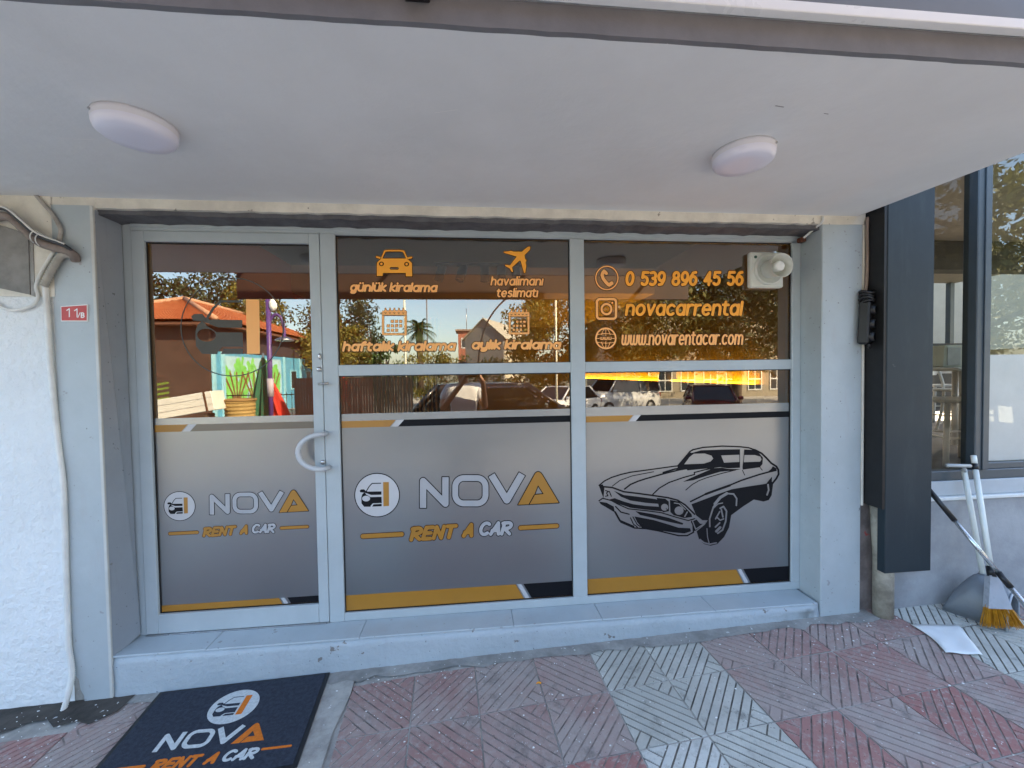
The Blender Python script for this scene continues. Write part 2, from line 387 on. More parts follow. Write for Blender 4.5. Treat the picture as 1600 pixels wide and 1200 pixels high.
# ------------------------------------------------------------------ the setting: ground, road, pavement
def sheet(name, P, mat_, kind='structure'):
    o = from_py(name, P, [tuple(range(len(P)))], mat_); return tag(o, kind=kind)
M['asphalt'] = mat('asphalt', (.10, .10, .10), .85, .2, 2, .6, 60)
M['earth'] = mat('far_ground', (.2, .18, .14), .9, .25, .6, .4, 10, c2=(.11, .12, .06))
M['plaza'] = mat('far_paving', (.42, .40, .36), .85, .12, 1.2, .3, 20)
M['bed'] = mat('mortar_bed', (.46, .44, .40), .9, .2, 9, .8, 70, specks=(.6, .6, .58), speck_scale=45, speck_thr=.7)
ZO = -0.5
tag(sheet('ground', [(-900, -900, ZO-.25), (900, -900, ZO-.25), (900, 900, ZO-.25), (-900, 900, ZO-.25)], M['earth']), 'dry earth and grass beyond the street', 'ground')
road = from_py('road', [(-60, -11.5, ZO-.12), (60, -11.5, ZO-.12), (60, -5.55, -.08), (-60, -5.55, -.08)], [(0, 1, 2, 3)], M['asphalt']); tag(road, 'grey asphalt street running past the shop', 'road', kind='structure')
plz = from_py('far_pavement', [(-60, -45, ZO), (60, -45, ZO), (60, -11.5, ZO), (-60, -11.5, ZO), (-60, -11.5, ZO-.3), (60, -11.5, ZO-.3)], [(0, 1, 2, 3), (3, 2, 5, 4)], M['plaza']); tag(plz, 'pale paved area across the street', 'pavement', kind='structure')
# near pavement follows the slope of the street
bm = bmesh.new(); xs = [-9+.5*k for k in range(37)]
ra = [(x, gz(x)-.0046) for x in xs]
for y0, y1 in ((-5.4, .0),):
    A = [bm.verts.new((x, y0, z)) for x, z in ra]; B = [bm.verts.new((x, y1, z)) for x, z in ra]; Cc = [bm.verts.new((x, y0, z-.6)) for x, z in ra]
    for k in range(36): bm.faces.new((A[k], A[k+1], B[k+1], B[k])); bm.faces.new((Cc[k], Cc[k+1], A[k+1], A[k]))
pavement = from_bm('pavement', bm, M['bed'], recalc=False); tag(pavement, 'patterned tile pavement in front of the shop', 'pavement', kind='structure')
bm = bmesh.new()
for k in range(18):
    x = -9+k; prism(bm, [(-5.55, -.5), (-5.4, -.5), (-5.4, gz(x+.5)+.005), (-5.53, gz(x+.5)+.005), (-5.55, gz(x+.5)-.02)], 'x', x+.003, x+.997)
tag(from_bm('kerb', bm, mat('kerb_stone', (.33, .32, .3), .8, .15, 6, .4, 50)), 'grey stone kerb along the pavement', 'kerb', kind='structure')

# tiles: raised ribs on a slab
def tile_mat(name, c, faded, sat, groove):
    m, t, b, o = nodes(name)
    oi = N(t, 'ObjectInfo'); tc = N(t, 'TexCoord'); mp = N(t, 'VectorMath'); mp.operation = 'ADD'
    sc_ = N(t, 'VectorMath'); sc_.operation = 'SCALE'; t.links.new(oi.outputs['Location'], sc_.inputs[0]); sc_.inputs['Scale'].default_value = 1.0
    t.links.new(tc.outputs['Object'], mp.inputs[0]); t.links.new(sc_.outputs[0], mp.inputs[1]); v = mp.outputs[0]
    ca = mixrgb(t, ramp(t, noise(t, 2.1, 5, .6, v), .38, .62), c, faded)
    ca = mixrgb(t, ramp(t, oi.outputs['Random'], .6, 1.1), ca, sat)
    ca = mixrgb(t, ramp(t, noise(t, 4.3, 6, .75, v), .52, .80), ca, tuple(x*.42 for x in faded))
    ca = mixrgb(t, ramp(t, noise(t, 38, 4, .7, v), .46, .72), ca, faded)
    ca = mixrgb(t, ramp(t, noise(t, 9, 5, .7, v), .56, .74), ca, tuple(x*.55 for x in faded))
    ca = mixrgb(t, ramp(t, noise(t, 75, 2, .5, v), .71, .74), ca, (.66, .66, .64))
    ca = mixrgb(t, ramp(t, noise(t, 130, 2, .5, v), .69, .73), ca, (.06, .055, .05))
    t.links.new(ca, b.inputs['Base Color']); b.inputs['Roughness'].default_value = .72
    bn = N(t, 'Bump'); bn.inputs['Strength'].default_value = .5; bn.inputs['Distance'].default_value = .0025
    t.links.new(noise(t, 90, 5, .7, v), bn.inputs['Height']); t.links.new(bn.outputs[0], b.inputs['Normal'])
    g = mat(name+'_groove', groove, .9, .35, 14, .4, 90)
    return m, g
TM = {'r': tile_mat('red_tile', (.32, .19, .17), (.38, .32, .29), (.33, .14, .125), (.42, .35, .315)),
      'w': tile_mat('white_tile', (.56, .56, .505), (.43, .425, .38), (.62, .625, .585), (.24, .225, .195))}
def clip(P, nx, ny, c):                              # keep nx*x+ny*y<=c
    out = []
    for i in range(len(P)):
        a, b = P[i], P[(i+1) % len(P)]; da, db = nx*a[0]+ny*a[1]-c, nx*b[0]+ny*b[1]-c
        if da <= 0: out.append(a)
        if (da <= 0) != (db <= 0):
            t = da/(da-db); out.append((a[0]+t*(b[0]-a[0]), a[1]+t*(b[1]-a[1])))
    return out
TS = .2905
def tile_mesh(kind, seed):
    jr = random.Random(seed)
    s = TS/2-.0030; sq = [(-s, -s), (s, -s), (s, s), (-s, s)]; q2 = math.sqrt(.5); bm = bmesh.new()
    V = [bm.verts.new((x, y, -.0034)) for x, y in sq]; f = bm.faces.new(V); f.material_index = 1
    W = [bm.verts.new((x, y, -.028)) for x, y in sq]
    for k in range(4): bm.faces.new((W[k], W[(k+1) % 4], V[(k+1) % 4], V[k])).material_index = 1
    step = TS*.118; g = .0032; rows = 7; lim = rows*step/2
    bars = []
    for k in range(rows): bars.append((-lim+k*step+g, -lim+(k+1)*step-g, -9, 9))
    for sg in (-1, 1):
        for a, b in ((-9, -step*.62), (-step*.62, step*.62), (step*.62, 9)):
            lo, hi = (lim+g, 9) if sg > 0 else (-9, -lim-g); bars.append((lo, hi, a+g if a > -8 else a, b-g if b < 8 else b))
    for q0, q1, p0, p1 in bars:
        P = sq
        for nx, ny, c in ((q2, -q2, q1), (-q2, q2, -q0), (q2, q2, p1), (-q2, -q2, -p0)):
            P = clip(P, nx, ny, c)
            if len(P) < 3: break
        if len(P) < 3: continue
        A = [bm.verts.new((x, y, -.0034)) for x, y in P]
        cx = sum(p[0] for p in P)/len(P); cy = sum(p[1] for p in P)/len(P)
        B = [bm.verts.new((x+(cx-x)*.025+jr.uniform(-.0009, .0009), y+(cy-y)*.025+jr.uniform(-.0009, .0009), jr.uniform(-.0009, .0004))) for x, y in P]
        bm.faces.new(B)
        for k in range(len(P)): bm.faces.new((A[k], A[(k+1) % len(P)], B[(k+1) % len(P)], B[k]))
    me = bpy.data.meshes.new('tile_'+kind); bmesh.ops.recalc_face_normals(bm, faces=bm.faces); bm.to_mesh(me); bm.free()
    for m in TM[kind]: me.materials.append(m)
    return me
TMESH = {k: [tile_mesh(k, q) for q in range(4)] for k in 'rw'}
T0 = Vector((.583, -.464)); TU = Vector((.2895, .018)); TV = Vector((.018, -.2895))
ORI = {-1: {-4: 1, -3: 0, -2: 0, -1: 1, 0: 0, 1: 0, 2: 1, 3: 0, 4: 0}, 0: {-4: 0, -3: 1, -2: 1, -1: 0, 0: 1, 1: 0, 2: 1, 3: 0, 4: 1, 5: 0}, 1: {0: 0, 1: 1, 2: 0, 3: 1, 4: 0, 5: 1}}
ang = math.atan2(.018, .2895); slope = math.atan(.033)
for j in range(-3, 9):
    for i in range(-11, 13):
        c = T0+TU*(i+.5)+TV*(j+.5)
        if c.y > -.15 or c.y < -3.0 or i == -5 and j < 2: continue
        if c.x < -1.72 and c.y > -.30: continue
        k = 'w' if i % 6 in (0, 1) else 'r'
        o = bpy.data.objects.new('tile', random.choice(TMESH[k])); col.objects.link(o); o.parent = pavement
        rot = ORI.get(j, {}).get(i, random.choice((0, 1)))
        dz = random.uniform(-.0015, .0015)
        o.matrix_local = Matrix.Translation((c.x, c.y, gz(c.x)+dz)) @ Matrix.Rotation(-slope, 4, 'Y') @ Matrix.Rotation(random.uniform(-.003, .003), 4, 'X') @ Matrix.Rotation(ang+rot*math.pi/2+random.choice((0, math.pi)), 4, 'Z')
# mortar strip where the tiles stop at the step, cement strip, dirt by the wall
def patch(name, P, mat_, z=.0, parent=None):
    return from_py(name, [(x, y, gz(x)+z) for x, y in P], [tuple(range(len(P)))], mat_, parent or pavement)
def ragged(x0, x1, y0, y1, amp, n):
    top = [(x0+(x1-x0)*k/n, y1) for k in range(n+1)]; bot = [(x1-(x1-x0)*k/n, y0+random.uniform(-amp, amp)) for k in range(n+1)]; return bot+top
patch('mortar_strip', ragged(-1.75, 2.2, -.215, -.1, .02, 60), M['cement'], .0035)
patch('cement_strip', [(-.86, -.14), (-.60, -.14), (-.585, -.3), (-.60, -.5), (-.57, -.9), (-.85, -.9), (-.86, -.4)], M['bed'], .003)
patch('dirt_stain', ragged(-3.2, -1.62, -.27, -.1, .035, 22), M['dirt'], .0055)
bm = bmesh.new()                                     # flakes of white paint lying on the tiles
for k in range(420):
    x = random.choice((random.gauss(-.1, .5), random.uniform(-2.4, 3.0), random.gauss(-1.9, .25), random.gauss(1.9, .3))); y = -.18-abs(random.gauss(0, .22)) if k % 3 else random.uniform(-1.0, -.2)
    if not -2.6 < x < 3.2 or (-1.52 < x < -.66 and y > -.7): continue
    s = random.choice((.0015, .002, .0025, .003, .005)); a = random.uniform(0, 6.28); n = 5
    V = [bm.verts.new((x+s*random.uniform(.5, 1.4)*math.cos(a+k2*6.283/n), y+s*random.uniform(.4, 1.0)*math.sin(a+k2*6.283/n), gz(x)+.0065)) for k2 in range(n)]
    Wv = [bm.verts.new((v.co.x, v.co.y, v.co.z+.001)) for v in V]; bm.faces.new(Wv)
    for q in range(n): bm.faces.new((V[q], V[(q+1) % n], Wv[(q+1) % n], Wv[q]))
tag(from_bm('paint_flecks', bm, M['sign_white']), 'white paint flecks scattered over the pavement tiles', 'paint flecks', kind='stuff')

# ------------------------------------------------------------------ the shop building
YW = -.145; ZC = 2.382; XL, XR = -1.714, 1.91
shop = empty('shop_building', (0, 0, .1), 'shop building with grey painted pillars, white rough left wall and plaster canopy', 'building')
# white plaster wall on the left with real relief
bm = bmesh.new(); nx, nz = 60, 90; X0, X1 = -4.2, -1.885
vv = [[bm.verts.new((X0+(X1-X0)*i/nx, YW+.004*(rng.random()-.5)+(.004 if j < 14 else 0), -.12+(2.6)*j/nz)) for i in range(nx+1)] for j in range(nz+1)]
for j in range(nz):
    for i in range(nx): bm.faces.new((vv[j][i], vv[j][i+1], vv[j+1][i+1], vv[j+1][i]))
from_bm('plaster_wall', bm, M['plaster'], shop, True)
from_py('upper_plaster', [(-4.2, YW-.006, 1.95), (-1.885, YW-.006, 1.93), (-1.885, YW-.006, 2.40), (-4.2, YW-.006, 2.40)], [(0, 1, 2, 3)], M['cream'], shop)
box('wall_core', (-8.5, YW+.02, -.3), (-1.886, 5, 2.45), M['plaster'], shop, 0)
# pillars
bm = bmesh.new(); prism(bm, [(-1.835, -.02), (XL-.001, -.02), (XL-.001, 2.346), (-1.893, 2.346), (-1.893, .235), (-1.880, .215), (-1.872, .17), (-1.858, .15), (-1.852, .10), (-1.838, .07)], 'y', YW-.004, .1)
from_bm('pillar', bm, M['paint'], shop)
bm = bmesh.new(); prism(bm, [(-1.90, -.05), (-1.80, -.05), (-1.84, .08), (-1.86, .14), (-1.90, .2)], 'y', YW+.006, .1)
from_bm('broken_plaster', bm, M['cement'], shop)
box('corner_bead', (XL-.012, YW-.008, .05), (XL+.002, YW+.01, 2.345), mat('corner_bead_pale', (.56, .57, .54), .5, .08, 8), shop, .002)
box('pillar', (XR, YW, .0), (2.152, .12, 2.345), M['paint'], shop, .004)
box('white_edge', (2.153, YW-.002, .78), (2.166, .1, 2.36), M['cream'], shop, .002)
box('base_masonry', (2.153, YW+.02, .0), (2.32, .1, .79), mat('dirty_masonry', (.24, .2, .18), .9, .25, 10, .8, 50, specks=(.4, .08, .07), speck_scale=9, speck_thr=.66), shop, .0)
# lintel and cream strip under the canopy
bm = bmesh.new(); n = 80
for k in range(n):
    pass
lo = [(XL-.19+(2.165-XL+.19)*k/n, 2.336+random.uniform(-.003, .003)) for k in range(n+1)]
prism(bm, lo+[(2.165, ZC+.02), (XL-.19, ZC+.02)], 'y', YW-.002, .1)
from_bm('cream_strip', bm, M['cream'], shop)
bm = bmesh.new(); lo = [(XL+(XR-XL)*k/n, 2.316+random.uniform(-.006, .004)) for k in range(n+1)]
prism(bm, lo+[(XR, 2.5), (XL, 2.5)], 'y', YW+.02, .1); from_bm('lintel', bm, M['lintel'], shop)
# canopy slab with fascia
bm = bmesh.new(); bbox(bm, (-6.0, -1.19, ZC), (2.19, YW+.003, 2.62), .0)
for v in bm.verts:
    if v.co.x > 2 and v.co.y > -.5: v.co.x = 2.115
from_bm('canopy', bm, M['ceil'], shop)
bm = bmesh.new(); lo = [(-6.0+8.2*k/160, ZC-.001+random.uniform(-.0012, .0012)) for k in range(161)]
prism(bm, lo+[(2.2, 2.448), (-6.0, 2.448)], 'y', -1.205, -1.1895); from_bm('fascia', bm, M['fascia'], shop)
fa, fb = at(629, 2, -1.236), at(671, 18, -1.236); box('fascia_fitting', (fa.x, -1.240, 2.425), (fb.x, -1.2052, 2.476), M['blackpl'], shop, .003); pipe('fitting_wire', [(fb.x+.004, -1.238, 2.445), (fb.x+.010, -1.242, 2.462), (fb.x+.016, -1.238, 2.455)], .0025, M['blackpl'], shop, 6, 4)
# storeys above
box('upper_storey', (-9, YW+.01, 2.62), (2.6, 9, 4.0), mat('upper_render', (.6, .57, .52), .8, .08, 1, .3, 30), shop, .0)
box('neighbour_storey', (2.61, .4, 3.52), (11, 4.6, 4.0), mat('upper_render_2', (.5, .5, .5), .8, .08, 1, .3, 30), shop, .0)
# step and sill
bm = bmesh.new(); n = 110
for k in range(n):
    pass
top = []; V0 = []
for k in range(n+1):
    x = XL+.001+(1.896-XL)*k/n
    prof = [(YW+random.uniform(-.004, .002), gz(x)-.05), (YW+random.uniform(-.003, .002), gz(x)+.04), (YW+random.uniform(-.003, .001), .20), (YW+.003+random.uniform(-.002, .003), .234), (YW+.03, .236), (.05, .236)]
    V0.append([bm.verts.new((x, a, max(b, -1))) for a, b in prof])
for a, b in zip(V0, V0[1:]):
    for q in range(5): bm.faces.new((a[q], b[q], b[q+1], a[q+1]))
bm.faces.new(V0[-1]); bm.faces.new(V0[0][::-1])
from_bm('step', bm, M['step'], shop, True)
cuts = [XL+.002, -1.30, -.585, .19, .66, 1.29, 1.893]
for a, b in zip(cuts, cuts[1:]):
    bm = bmesh.new(); bbox(bm, (a+.001, YW-.001+random.uniform(-.002, .001), .2365), (b-.001, .012, .246), .002); from_bm('sill_slab', bm, M['sill'], shop)
# loose aluminium cover of the left reveal, colour darkened to carry its shade
from_py('reveal_sheet', [(XL+.003, YW+.001, .235), (XL+.02, -.004, .262), (XL+.012, -.006, .6), (XL+.006, -.005, 1.2), (XL+.004, -.004, 2.31), (XL+.003, YW+.001, 2.33)], [(0, 1, 2, 3, 4, 5)], worn('reveal_sheet_shade_tone', (.31, .345, .385), .45, (.2, .2, .2), (.24, .26, .28), .1, 20, .7), shop)
# inside of the shop
M['in_wall'] = mat('inside_wall', (.50, .42, .30), .7, .05, 2)
M['in_red'] = mat('inside_orange_wall', (.50, .15, .04), .7, .05, 2)
M['in_ceil'] = mat('inside_ceiling', (.80, .70, .56), .8, .03, 2)
M['in_floor'] = mat('inside_floor', (.45, .40, .34), .35, .15, 3)
box('room_floor', (XL, .02, .18), (XR, 5.0, .236), M['in_floor'], shop, 0)
box('room_ceiling', (XL-.05, .1, 2.62), (XR+.05, 5.05, 2.66), M['in_ceil'], shop, 0)
box('room_soffit', (XL, 1.9, 2.36), (XR, 5.0, 2.62), M['in_ceil'], shop, 0)
box('room_wall', (XL-.06, 5.0, .2), (XR+.06, 5.06, 2.66), M['in_wall'], shop, 0)
box('room_wall', (XL-.06, .1, .2), (XL, 5.0, 2.66), M['in_red'], shop, 0)
box('room_wall', (XR, .1, .2), (XR+.06, 5.0, 2.66), M['in_wall'], shop, 0)
box('room_wainscot', (XR-.05, .3, .236), (XR-.001, 4.99, 1.452), mat('inside_panel', (.12, .07, .045), .5, .1, 5), shop, 0)
for k in range(16): box('wall_slat', (-1.3+k*.055, 3.3, .24), (-1.27+k*.055, 3.33, 2.3), mat('brown_slat', (.05, .022, .012), .5) if k == 0 else bpy.data.materials['brown_slat'], shop, 0)
# back-lit cove strip along the right wall
led = tag(box('led_strip', (XR-.052, .34, 1.455), (XR-.030, 4.6, 1.466), emit('led_yellow', (1.0, .58, .015), 7.5), None, 0), 'yellow lit strip light along the right wall inside the shop', 'strip light')

# ------------------------------------------------------------------ signboard, awning, canopy lamps
box('canopy_trim', (-2.3, -1.232, 2.449), (2.2, -1.2065, 2.476), mat('white_trim_aluminium', (.86, .88, .88), .3, .02, 3), shop, .002)
box('canopy_trim', (-2.3, -1.226, 2.4765), (2.2, -1.2065, 2.56), mat('grey_trim', (.13, .14, .15), .4, .05, 3), shop, .002)
sb = empty('signboard', (0, -1.72, 2.27), 'long dark backed signboard hung out in front of the canopy, mirrored in the glass', 'sign')
box('board', (-2.13, -1.75, 2.272), (2.2, -1.715, 2.95), mat('sign_back', (.06, .035, .028), .6, .1, 5), sb, .003)
box('face', (-2.10, -1.756, 2.30), (2.17, -1.7505, 2.92), mat('sign_face', (.2, .2, .2), .4, .05, 3), sb, .002)
for x in (-1.9, -.6, .7, 2.0): pipe('bracket', [(x, -1.22, 2.60), (x, -1.71, 2.70)], .018, M['steel'], sb, 8)
CK = mat('plaster_scratch', (.92, .90, .87), .8); DK = mat('plaster_nick', (.3, .29, .28), .8)
def on_ceiling(u, v):
    d = _F + _R*((u-800)/FPX) - _U*((v-600)/FPX); p = CAM+d*((ZC-CAM.z)/d.z); return (p.x, p.y)
for P_, w_, m_ in ((((952, 233), (985, 234), (1008, 233), (1026, 229)), .0012, CK), (((516, 238), (534, 231), (545, 222)), .001, CK), (((1136, 184), (1144, 177), (1152, 173)), .0012, CK), (((90, 215), (118, 217), (150, 218)), .001, CK), (((30, 190), (44, 185)), .001, CK), (((56, 70), (63, 80)), .001, CK), (((680, 176), (715, 171)), .0008, CK), (((1212, 165), (1224, 167)), .002, DK), (((1288, 177), (1294, 178)), .0015, DK), (((855, 228), (862, 226)), .0012, CK)):
    S_ = [('c', [on_ceiling(*q) for q in P_], w_)]; V_, F_ = art(S_, .0006); from_py('scratch', [(a, b, ZC-.0006) for a, b in V_], [f[::-1] for f in F_], m_, shop)
def lamp(x, y, label, dx, rr):
    o = empty('ceiling_lamp', (x, y, ZC), label, 'lamp', 'round lamps under the canopy')
    bm = bmesh.new(); lathe(bm, [(0, -.0005), (rr, -.0005), (rr*1.005, -.012), (rr*.99, -.024)], 48); from_bm('base', bm, M['lampb'], o, True, True)
    bm = bmesh.new(); lathe(bm, [(rr*.99, -.024), (rr*.985, -.03), (rr*.95, -.042), (rr*.86, -.050), (rr*.5, -.053), (0, -.054)], 48); from_bm('diffuser', bm, M['lampw'], o, True, True)
    bm = bmesh.new(); lathe(bm, [(0, .004), (.004, .004), (.004, 0)], 10, Matrix.Translation((dx*rr*.6, -rr*.8, -.012)) @ Matrix.Rotation(R(90), 4, 'X')); from_bm('screw', bm, M['steel'], o, False, True)
    return o
lamp(-1.073, -.748, 'round white lamp on the left half of the canopy ceiling', -1, .1085)
lamp(1.043, -.723, 'round white lamp on the right half of the canopy ceiling', 1, .1085)

# ------------------------------------------------------------------ shop front: door and windows
gX = dict(dL=-1.669, gL=-1.611, gR=-.827, dR=-.776, mL=-.698, mR=.542, rL=.622, rR=1.856)
gZ = dict(dT=2.285, gT=2.233, gB=.35, dB=.252, mT=2.282, mB=.29, rt=1.607, rb=1.55, iT=2.320)
win = empty('shop_window', (.6, 0, .246), 'fixed shop window of four panes in a grey aluminium frame', 'window')
door = empty('glass_door', (-1.22, 0, .25), 'aluminium framed glass door with a curved pull handle at the left of the shopfront', 'door')
def bar(nm, a, b, par, y0=0.0, y1=.05, mt='alu', bev=.0025):
    return box(nm, (a[0], y0, a[1]), (b[0], y1, b[1]), M[mt], par, bev)
bar('jamb', (XL+.0005, .2465), (gX['dL']-.002, gZ['iT']), win, .002)
bar('top_rail', (gX['dL']-.002, 2.287), (XR-.0005, gZ['iT']), win, .001)
box('top_bead', (gX['dL'], -.008, 2.303), (XR-.001, .0005, 2.318), M['alu'], win, .002)
bar('mullion', (gX['dR']+.002, .2465), (gX['mL'], 2.2865), win, -.002)
bar('mullion', (gX['mR'], .2905), (gX['rL'], 2.2815), win, -.002)
bar('jamb', (gX['rR'], .2905), (XR-.0005, 2.2815), win, -.001)
bar('bottom_rail', (gX['mL'], .2465), (XR-.0005, .29), win, -.001)
bar('top_rail', (gX['mL'], 2.282), (XR-.0005, 2.2868), win, 0)
bar('transom', (gX['mL'], gZ['rb']), (gX['mR'], gZ['rt']), win, -.0005)
bar('transom', (gX['rL'], gZ['rb']), (gX['rR'], gZ['rt']), win, -.0005)
def pane(par, x0, x1, z0, z1, nm='pane'):
    e = .006; a = (x0-e, GY, z0-e); b = (x1+e, GY+.006, z1+e)
    bm = bmesh.new(); bbox(bm, a, b); bmesh.ops.recalc_face_normals(bm, faces=bm.faces)
    for f in bm.faces: f.material_index = 0 if f.normal.y < -.5 else 1
    p = from_bm(nm, bm, [M['glass'], M['glassb']], par, recalc=False)
    g = .004                                        # rubber gasket round the pane
    for q in ((x0, z0, x0+g, z1), (x1-g, z0, x1, z1), (x0+g, z0, x1-g, z0+g*.6), (x0+g, z1-g*1.4, x1-g, z1)):
        box('gasket', (q[0], GY-.007, q[1]), (q[2], GY-.0005, q[3]), M['gasket'], p, 0)
    return p
pM = pane(win, gX['mL'], gX['mR'], gZ['rt'], gZ['mT']); pMl = pane(win, gX['mL'], gX['mR'], gZ['mB'], gZ['rb'])
pR = pane(win, gX['rL'], gX['rR'], gZ['rt'], gZ['mT']); pRl = pane(win, gX['rL'], gX['rR'], gZ['mB'], gZ['rb'])
bar('stile', (gX['dL'], gZ['dB']), (gX['gL'], gZ['dT']), door, -.004, .046)
bar('stile', (gX['gR'], gZ['dB']), (gX['dR'], gZ['dT']), door, -.004, .046)
bar('top_rail', (gX['gL'], gZ['gT']), (gX['gR'], gZ['dT']), door, -.004, .046)
bar('bottom_rail', (gX['gL'], gZ['dB']), (gX['gR'], gZ['gB']), door, -.0045, .046)
box('threshold', (gX['dL'], -.012, .2462), (gX['dR'], .04, .2515), M['steel'], win, .001)
pD = pane(door, gX['gL'], gX['gR'], gZ['gB'], gZ['gT'])
# handle, locks
h0, h1, hm = at(501, 679, -.05), at(505, 733, -.05), at(466, 706, -.05)
hp = [(h0.x+.012, -.004, h0.z), (h0.x+.008, -.05, h0.z+.001)]
cz_, rz_ = (h0.z+h1.z)/2, (h0.z-h1.z)/2; dx_ = h0.x-hm.x
hp += [(h0.x-dx_*math.sin(a), -.055, cz_+rz_*math.cos(a)) for a in [math.pi*k/14 for k in range(15)]]
hp += [(h1.x+.008, -.05, h1.z-.001), (h1.x+.012, -.004, h1.z)]
pipe('handle', hp, .0125, mat('handle_grey', (.52, .54, .56), .3, .03), door, 12)
for (u, v), nm in (((499, 577), 'lock_cylinder'), ((500, 557), 'keyhole_cover'), ((505, 722), 'lock_cylinder')):
    p = at(u, v, -.004); bm = bmesh.new(); lathe(bm, [(0, .012), (.010, .012), (.0125, .008), (.0125, 0)], 20, Matrix.Translation((p.x, -.004, p.z)) @ Matrix.Rotation(R(90), 4, 'X'))
    if nm == 'keyhole_cover': bmesh.ops.scale(bm, vec=(.6, 1, 1.3), verts=bm.verts, space=Matrix.Translation((-p.x, 0, -p.z)))
    from_bm(nm, bm, M['steel'], door, True)
p = at(500, 600, -.004); pipe('latch', [(p.x, -.006, p.z), (p.x, -.022, p.z), (p.x+.05, -.026, p.z+.004)], .006, M['steel'], door, 8)

# printed film: grey sheet with bands, per lower pane
def film(par, x0, x1, zb, pts):
    """pts: film top, stripe top/bottom, lower band top (image points read on the pane); slash positions"""
    zt, s1, s0, b1 = [at(u, v, GY).z for u, v in pts['z']]
    y = GY-.001
    def quad(nm, P, mt, off): return from_py(nm, [(x, GY-off*.001, z) for x, z in P], [tuple(range(len(P)))], M[mt], par)
    e = .0045
    x0 += e; x1 -= e; zb += e
    quad('film_sheet', [(x0, zb), (x1, zb), (x1, zt), (x0, zt)], 'film', 1.0)
    quad('film_header', [(x0, s1+.0), (x1, s1), (x1, zt), (x0, zt)], 'filmlite', 1.3)
    a, b, c, d = [at(u, 660, GY).x for u in pts['top']]; k = (s1-s0)*.9
    quad('amber_stripe', [(x0, s0), (a, s0), (a+k, s1), (x0, s1)], 'amber', 1.6)
    quad('white_stripe', [(a+.006, s0), (b, s0), (b+k, s1), (a+.006+k, s1)], 'pwhite', 1.6)
    quad('black_stripe', [(c, s0), (x1, s0), (x1, s1), (c+k, s1)], pts.get('mt', 'pblack'), 1.6)
    a, b, c = [at(u, 930, GY).x for u in pts['bot']]; k = (b1-zb)*.55
    quad('amber_band', [(x0, zb), (a+k, zb), (a, b1), (x0, b1)], 'amber', 1.6)
    quad('white_band', [(a+.008+k, zb), (b+k, zb), (b, b1), (a+.008, b1)], 'pwhite', 1.6)
    quad('black_band', [(c+k, zb), (x1, zb), (x1, b1), (c, b1)], 'pblack', 1.6)
film(pMl, gX['mL'], gX['mR'], gZ['mB'], {'z': [(700, 643), (560, 657.5), (560, 668), (560, 929)], 'top': (609, 622, 622, 0), 'bot': (806, 815, 818)})
film(pRl, gX['rL'], gX['rR'], gZ['mB'], {'z': [(1070, 633), (940, 650), (940, 659.5), (930, 904)], 'top': (981, 993, 993, 0), 'bot': (1150, 1158, 1161)})
M['brownstripe'] = film_mat('brown_print', (.12, .09, .06), .36, .05)
film(pD, gX['gL'], gX['gR'], gZ['gB'], {'z': [(365, 651), (260, 664), (260, 675), (300, 943)], 'top': (283, 296, 297, 0), 'bot': (436, 445, 449), 'mt': 'brownstripe'})

# --- logo and shop name, drawn once in the picture of the middle pane, reused on door and mat
Z = lambda ox, oy, k: (lambda pts: [(ox+x/k, oy+y/k) for x, y in pts])
L3 = Z(545, 725, 8.889); L4 = Z(710, 725, 8.889)
LC, LR = (589.4, 773.4), (34.2, 33.2)
logo_car = [('c', L3([(240, 385), (285, 310), (325, 268), (445, 265)]), .75), ('p', L3([(155, 370), (170, 355), (215, 352), (235, 375), (255, 380), (225, 392), (165, 390)]), .3),
            ('p', L3([(240, 382), (455, 378), (455, 425), (310, 428), (250, 405), (225, 400)])),
            ('p', L3([(215, 395), (300, 460), (455, 455), (458, 540), (340, 545), (300, 590), (215, 590), (180, 545), (178, 460), (190, 420)]), .2),
            ('p', L3([(345, 558), (458, 552), (458, 585), (325, 590)])), ('-', ('e', (545+242/8.889, 725+478/8.889, 6.2, 4.4))), ('-', ('c', L3([(245, 415), (300, 448), (440, 440)]), .7)), ('-', ('c', L3([(310, 580), (338, 550), (440, 545)]), .6))]
logo_bar = [('p', L3([(478, 250), (558, 248), (560, 580), (482, 585)]))]
nova_w = [('b', L3([(1032, 608), (1033, 235), (1342, 550), (1343, 180)]), 5.0), ('rr', (735, 766.6, 28.2, 24.4, 18), 4.6), ('b', L4([(515, 152), (728, 500), (938, 138)]), 5.4)]
nova_a = [('p', L4([(884, 564), (1110, 150), (1125, 128), (1145, 112), (1165, 108), (1185, 114), (1205, 130), (1222, 155), (1448, 534)])), ('-', ('p', L4([(1160, 292), (1240, 415), (1108, 428)]))), ('-', ('c', L4([(1108, 430), (1032, 566)]), .8))]
def brush(s, a, b, hgt, wd): return text(s, a[0], a[1], b[0], b[1], hgt, wd, shear=.22, gap=.26, space=.4)
rent = brush('RENT', (639.5, 846), (715.5, 841.5), 23.5, 3.0) + brush('A', (721.5, 840), (739.5, 839.5), 23, 3.0)
car_t = brush('CAR', (748.5, 837.5), (801.5, 836.5), 23, 2.7)
bars = [('c', L3([(198, 1003), (736, 974)]), 3.4), ('c', L4([(918, 886), (1420, 858)]), 3.2)]
ORIG = at(LC[0], LC[1], GY)
def flat(A):                                         # picture of the pane -> metres on the pane, origin at the logo
    V, Fc = A; out = []
    for u, v in V:
        p = at(u, v, GY); out.append((p.x-ORIG.x, p.z-ORIG.z))
    return out, Fc
H = .42
disc = [('e', (LC[0], LC[1], LR[0], LR[1]))]
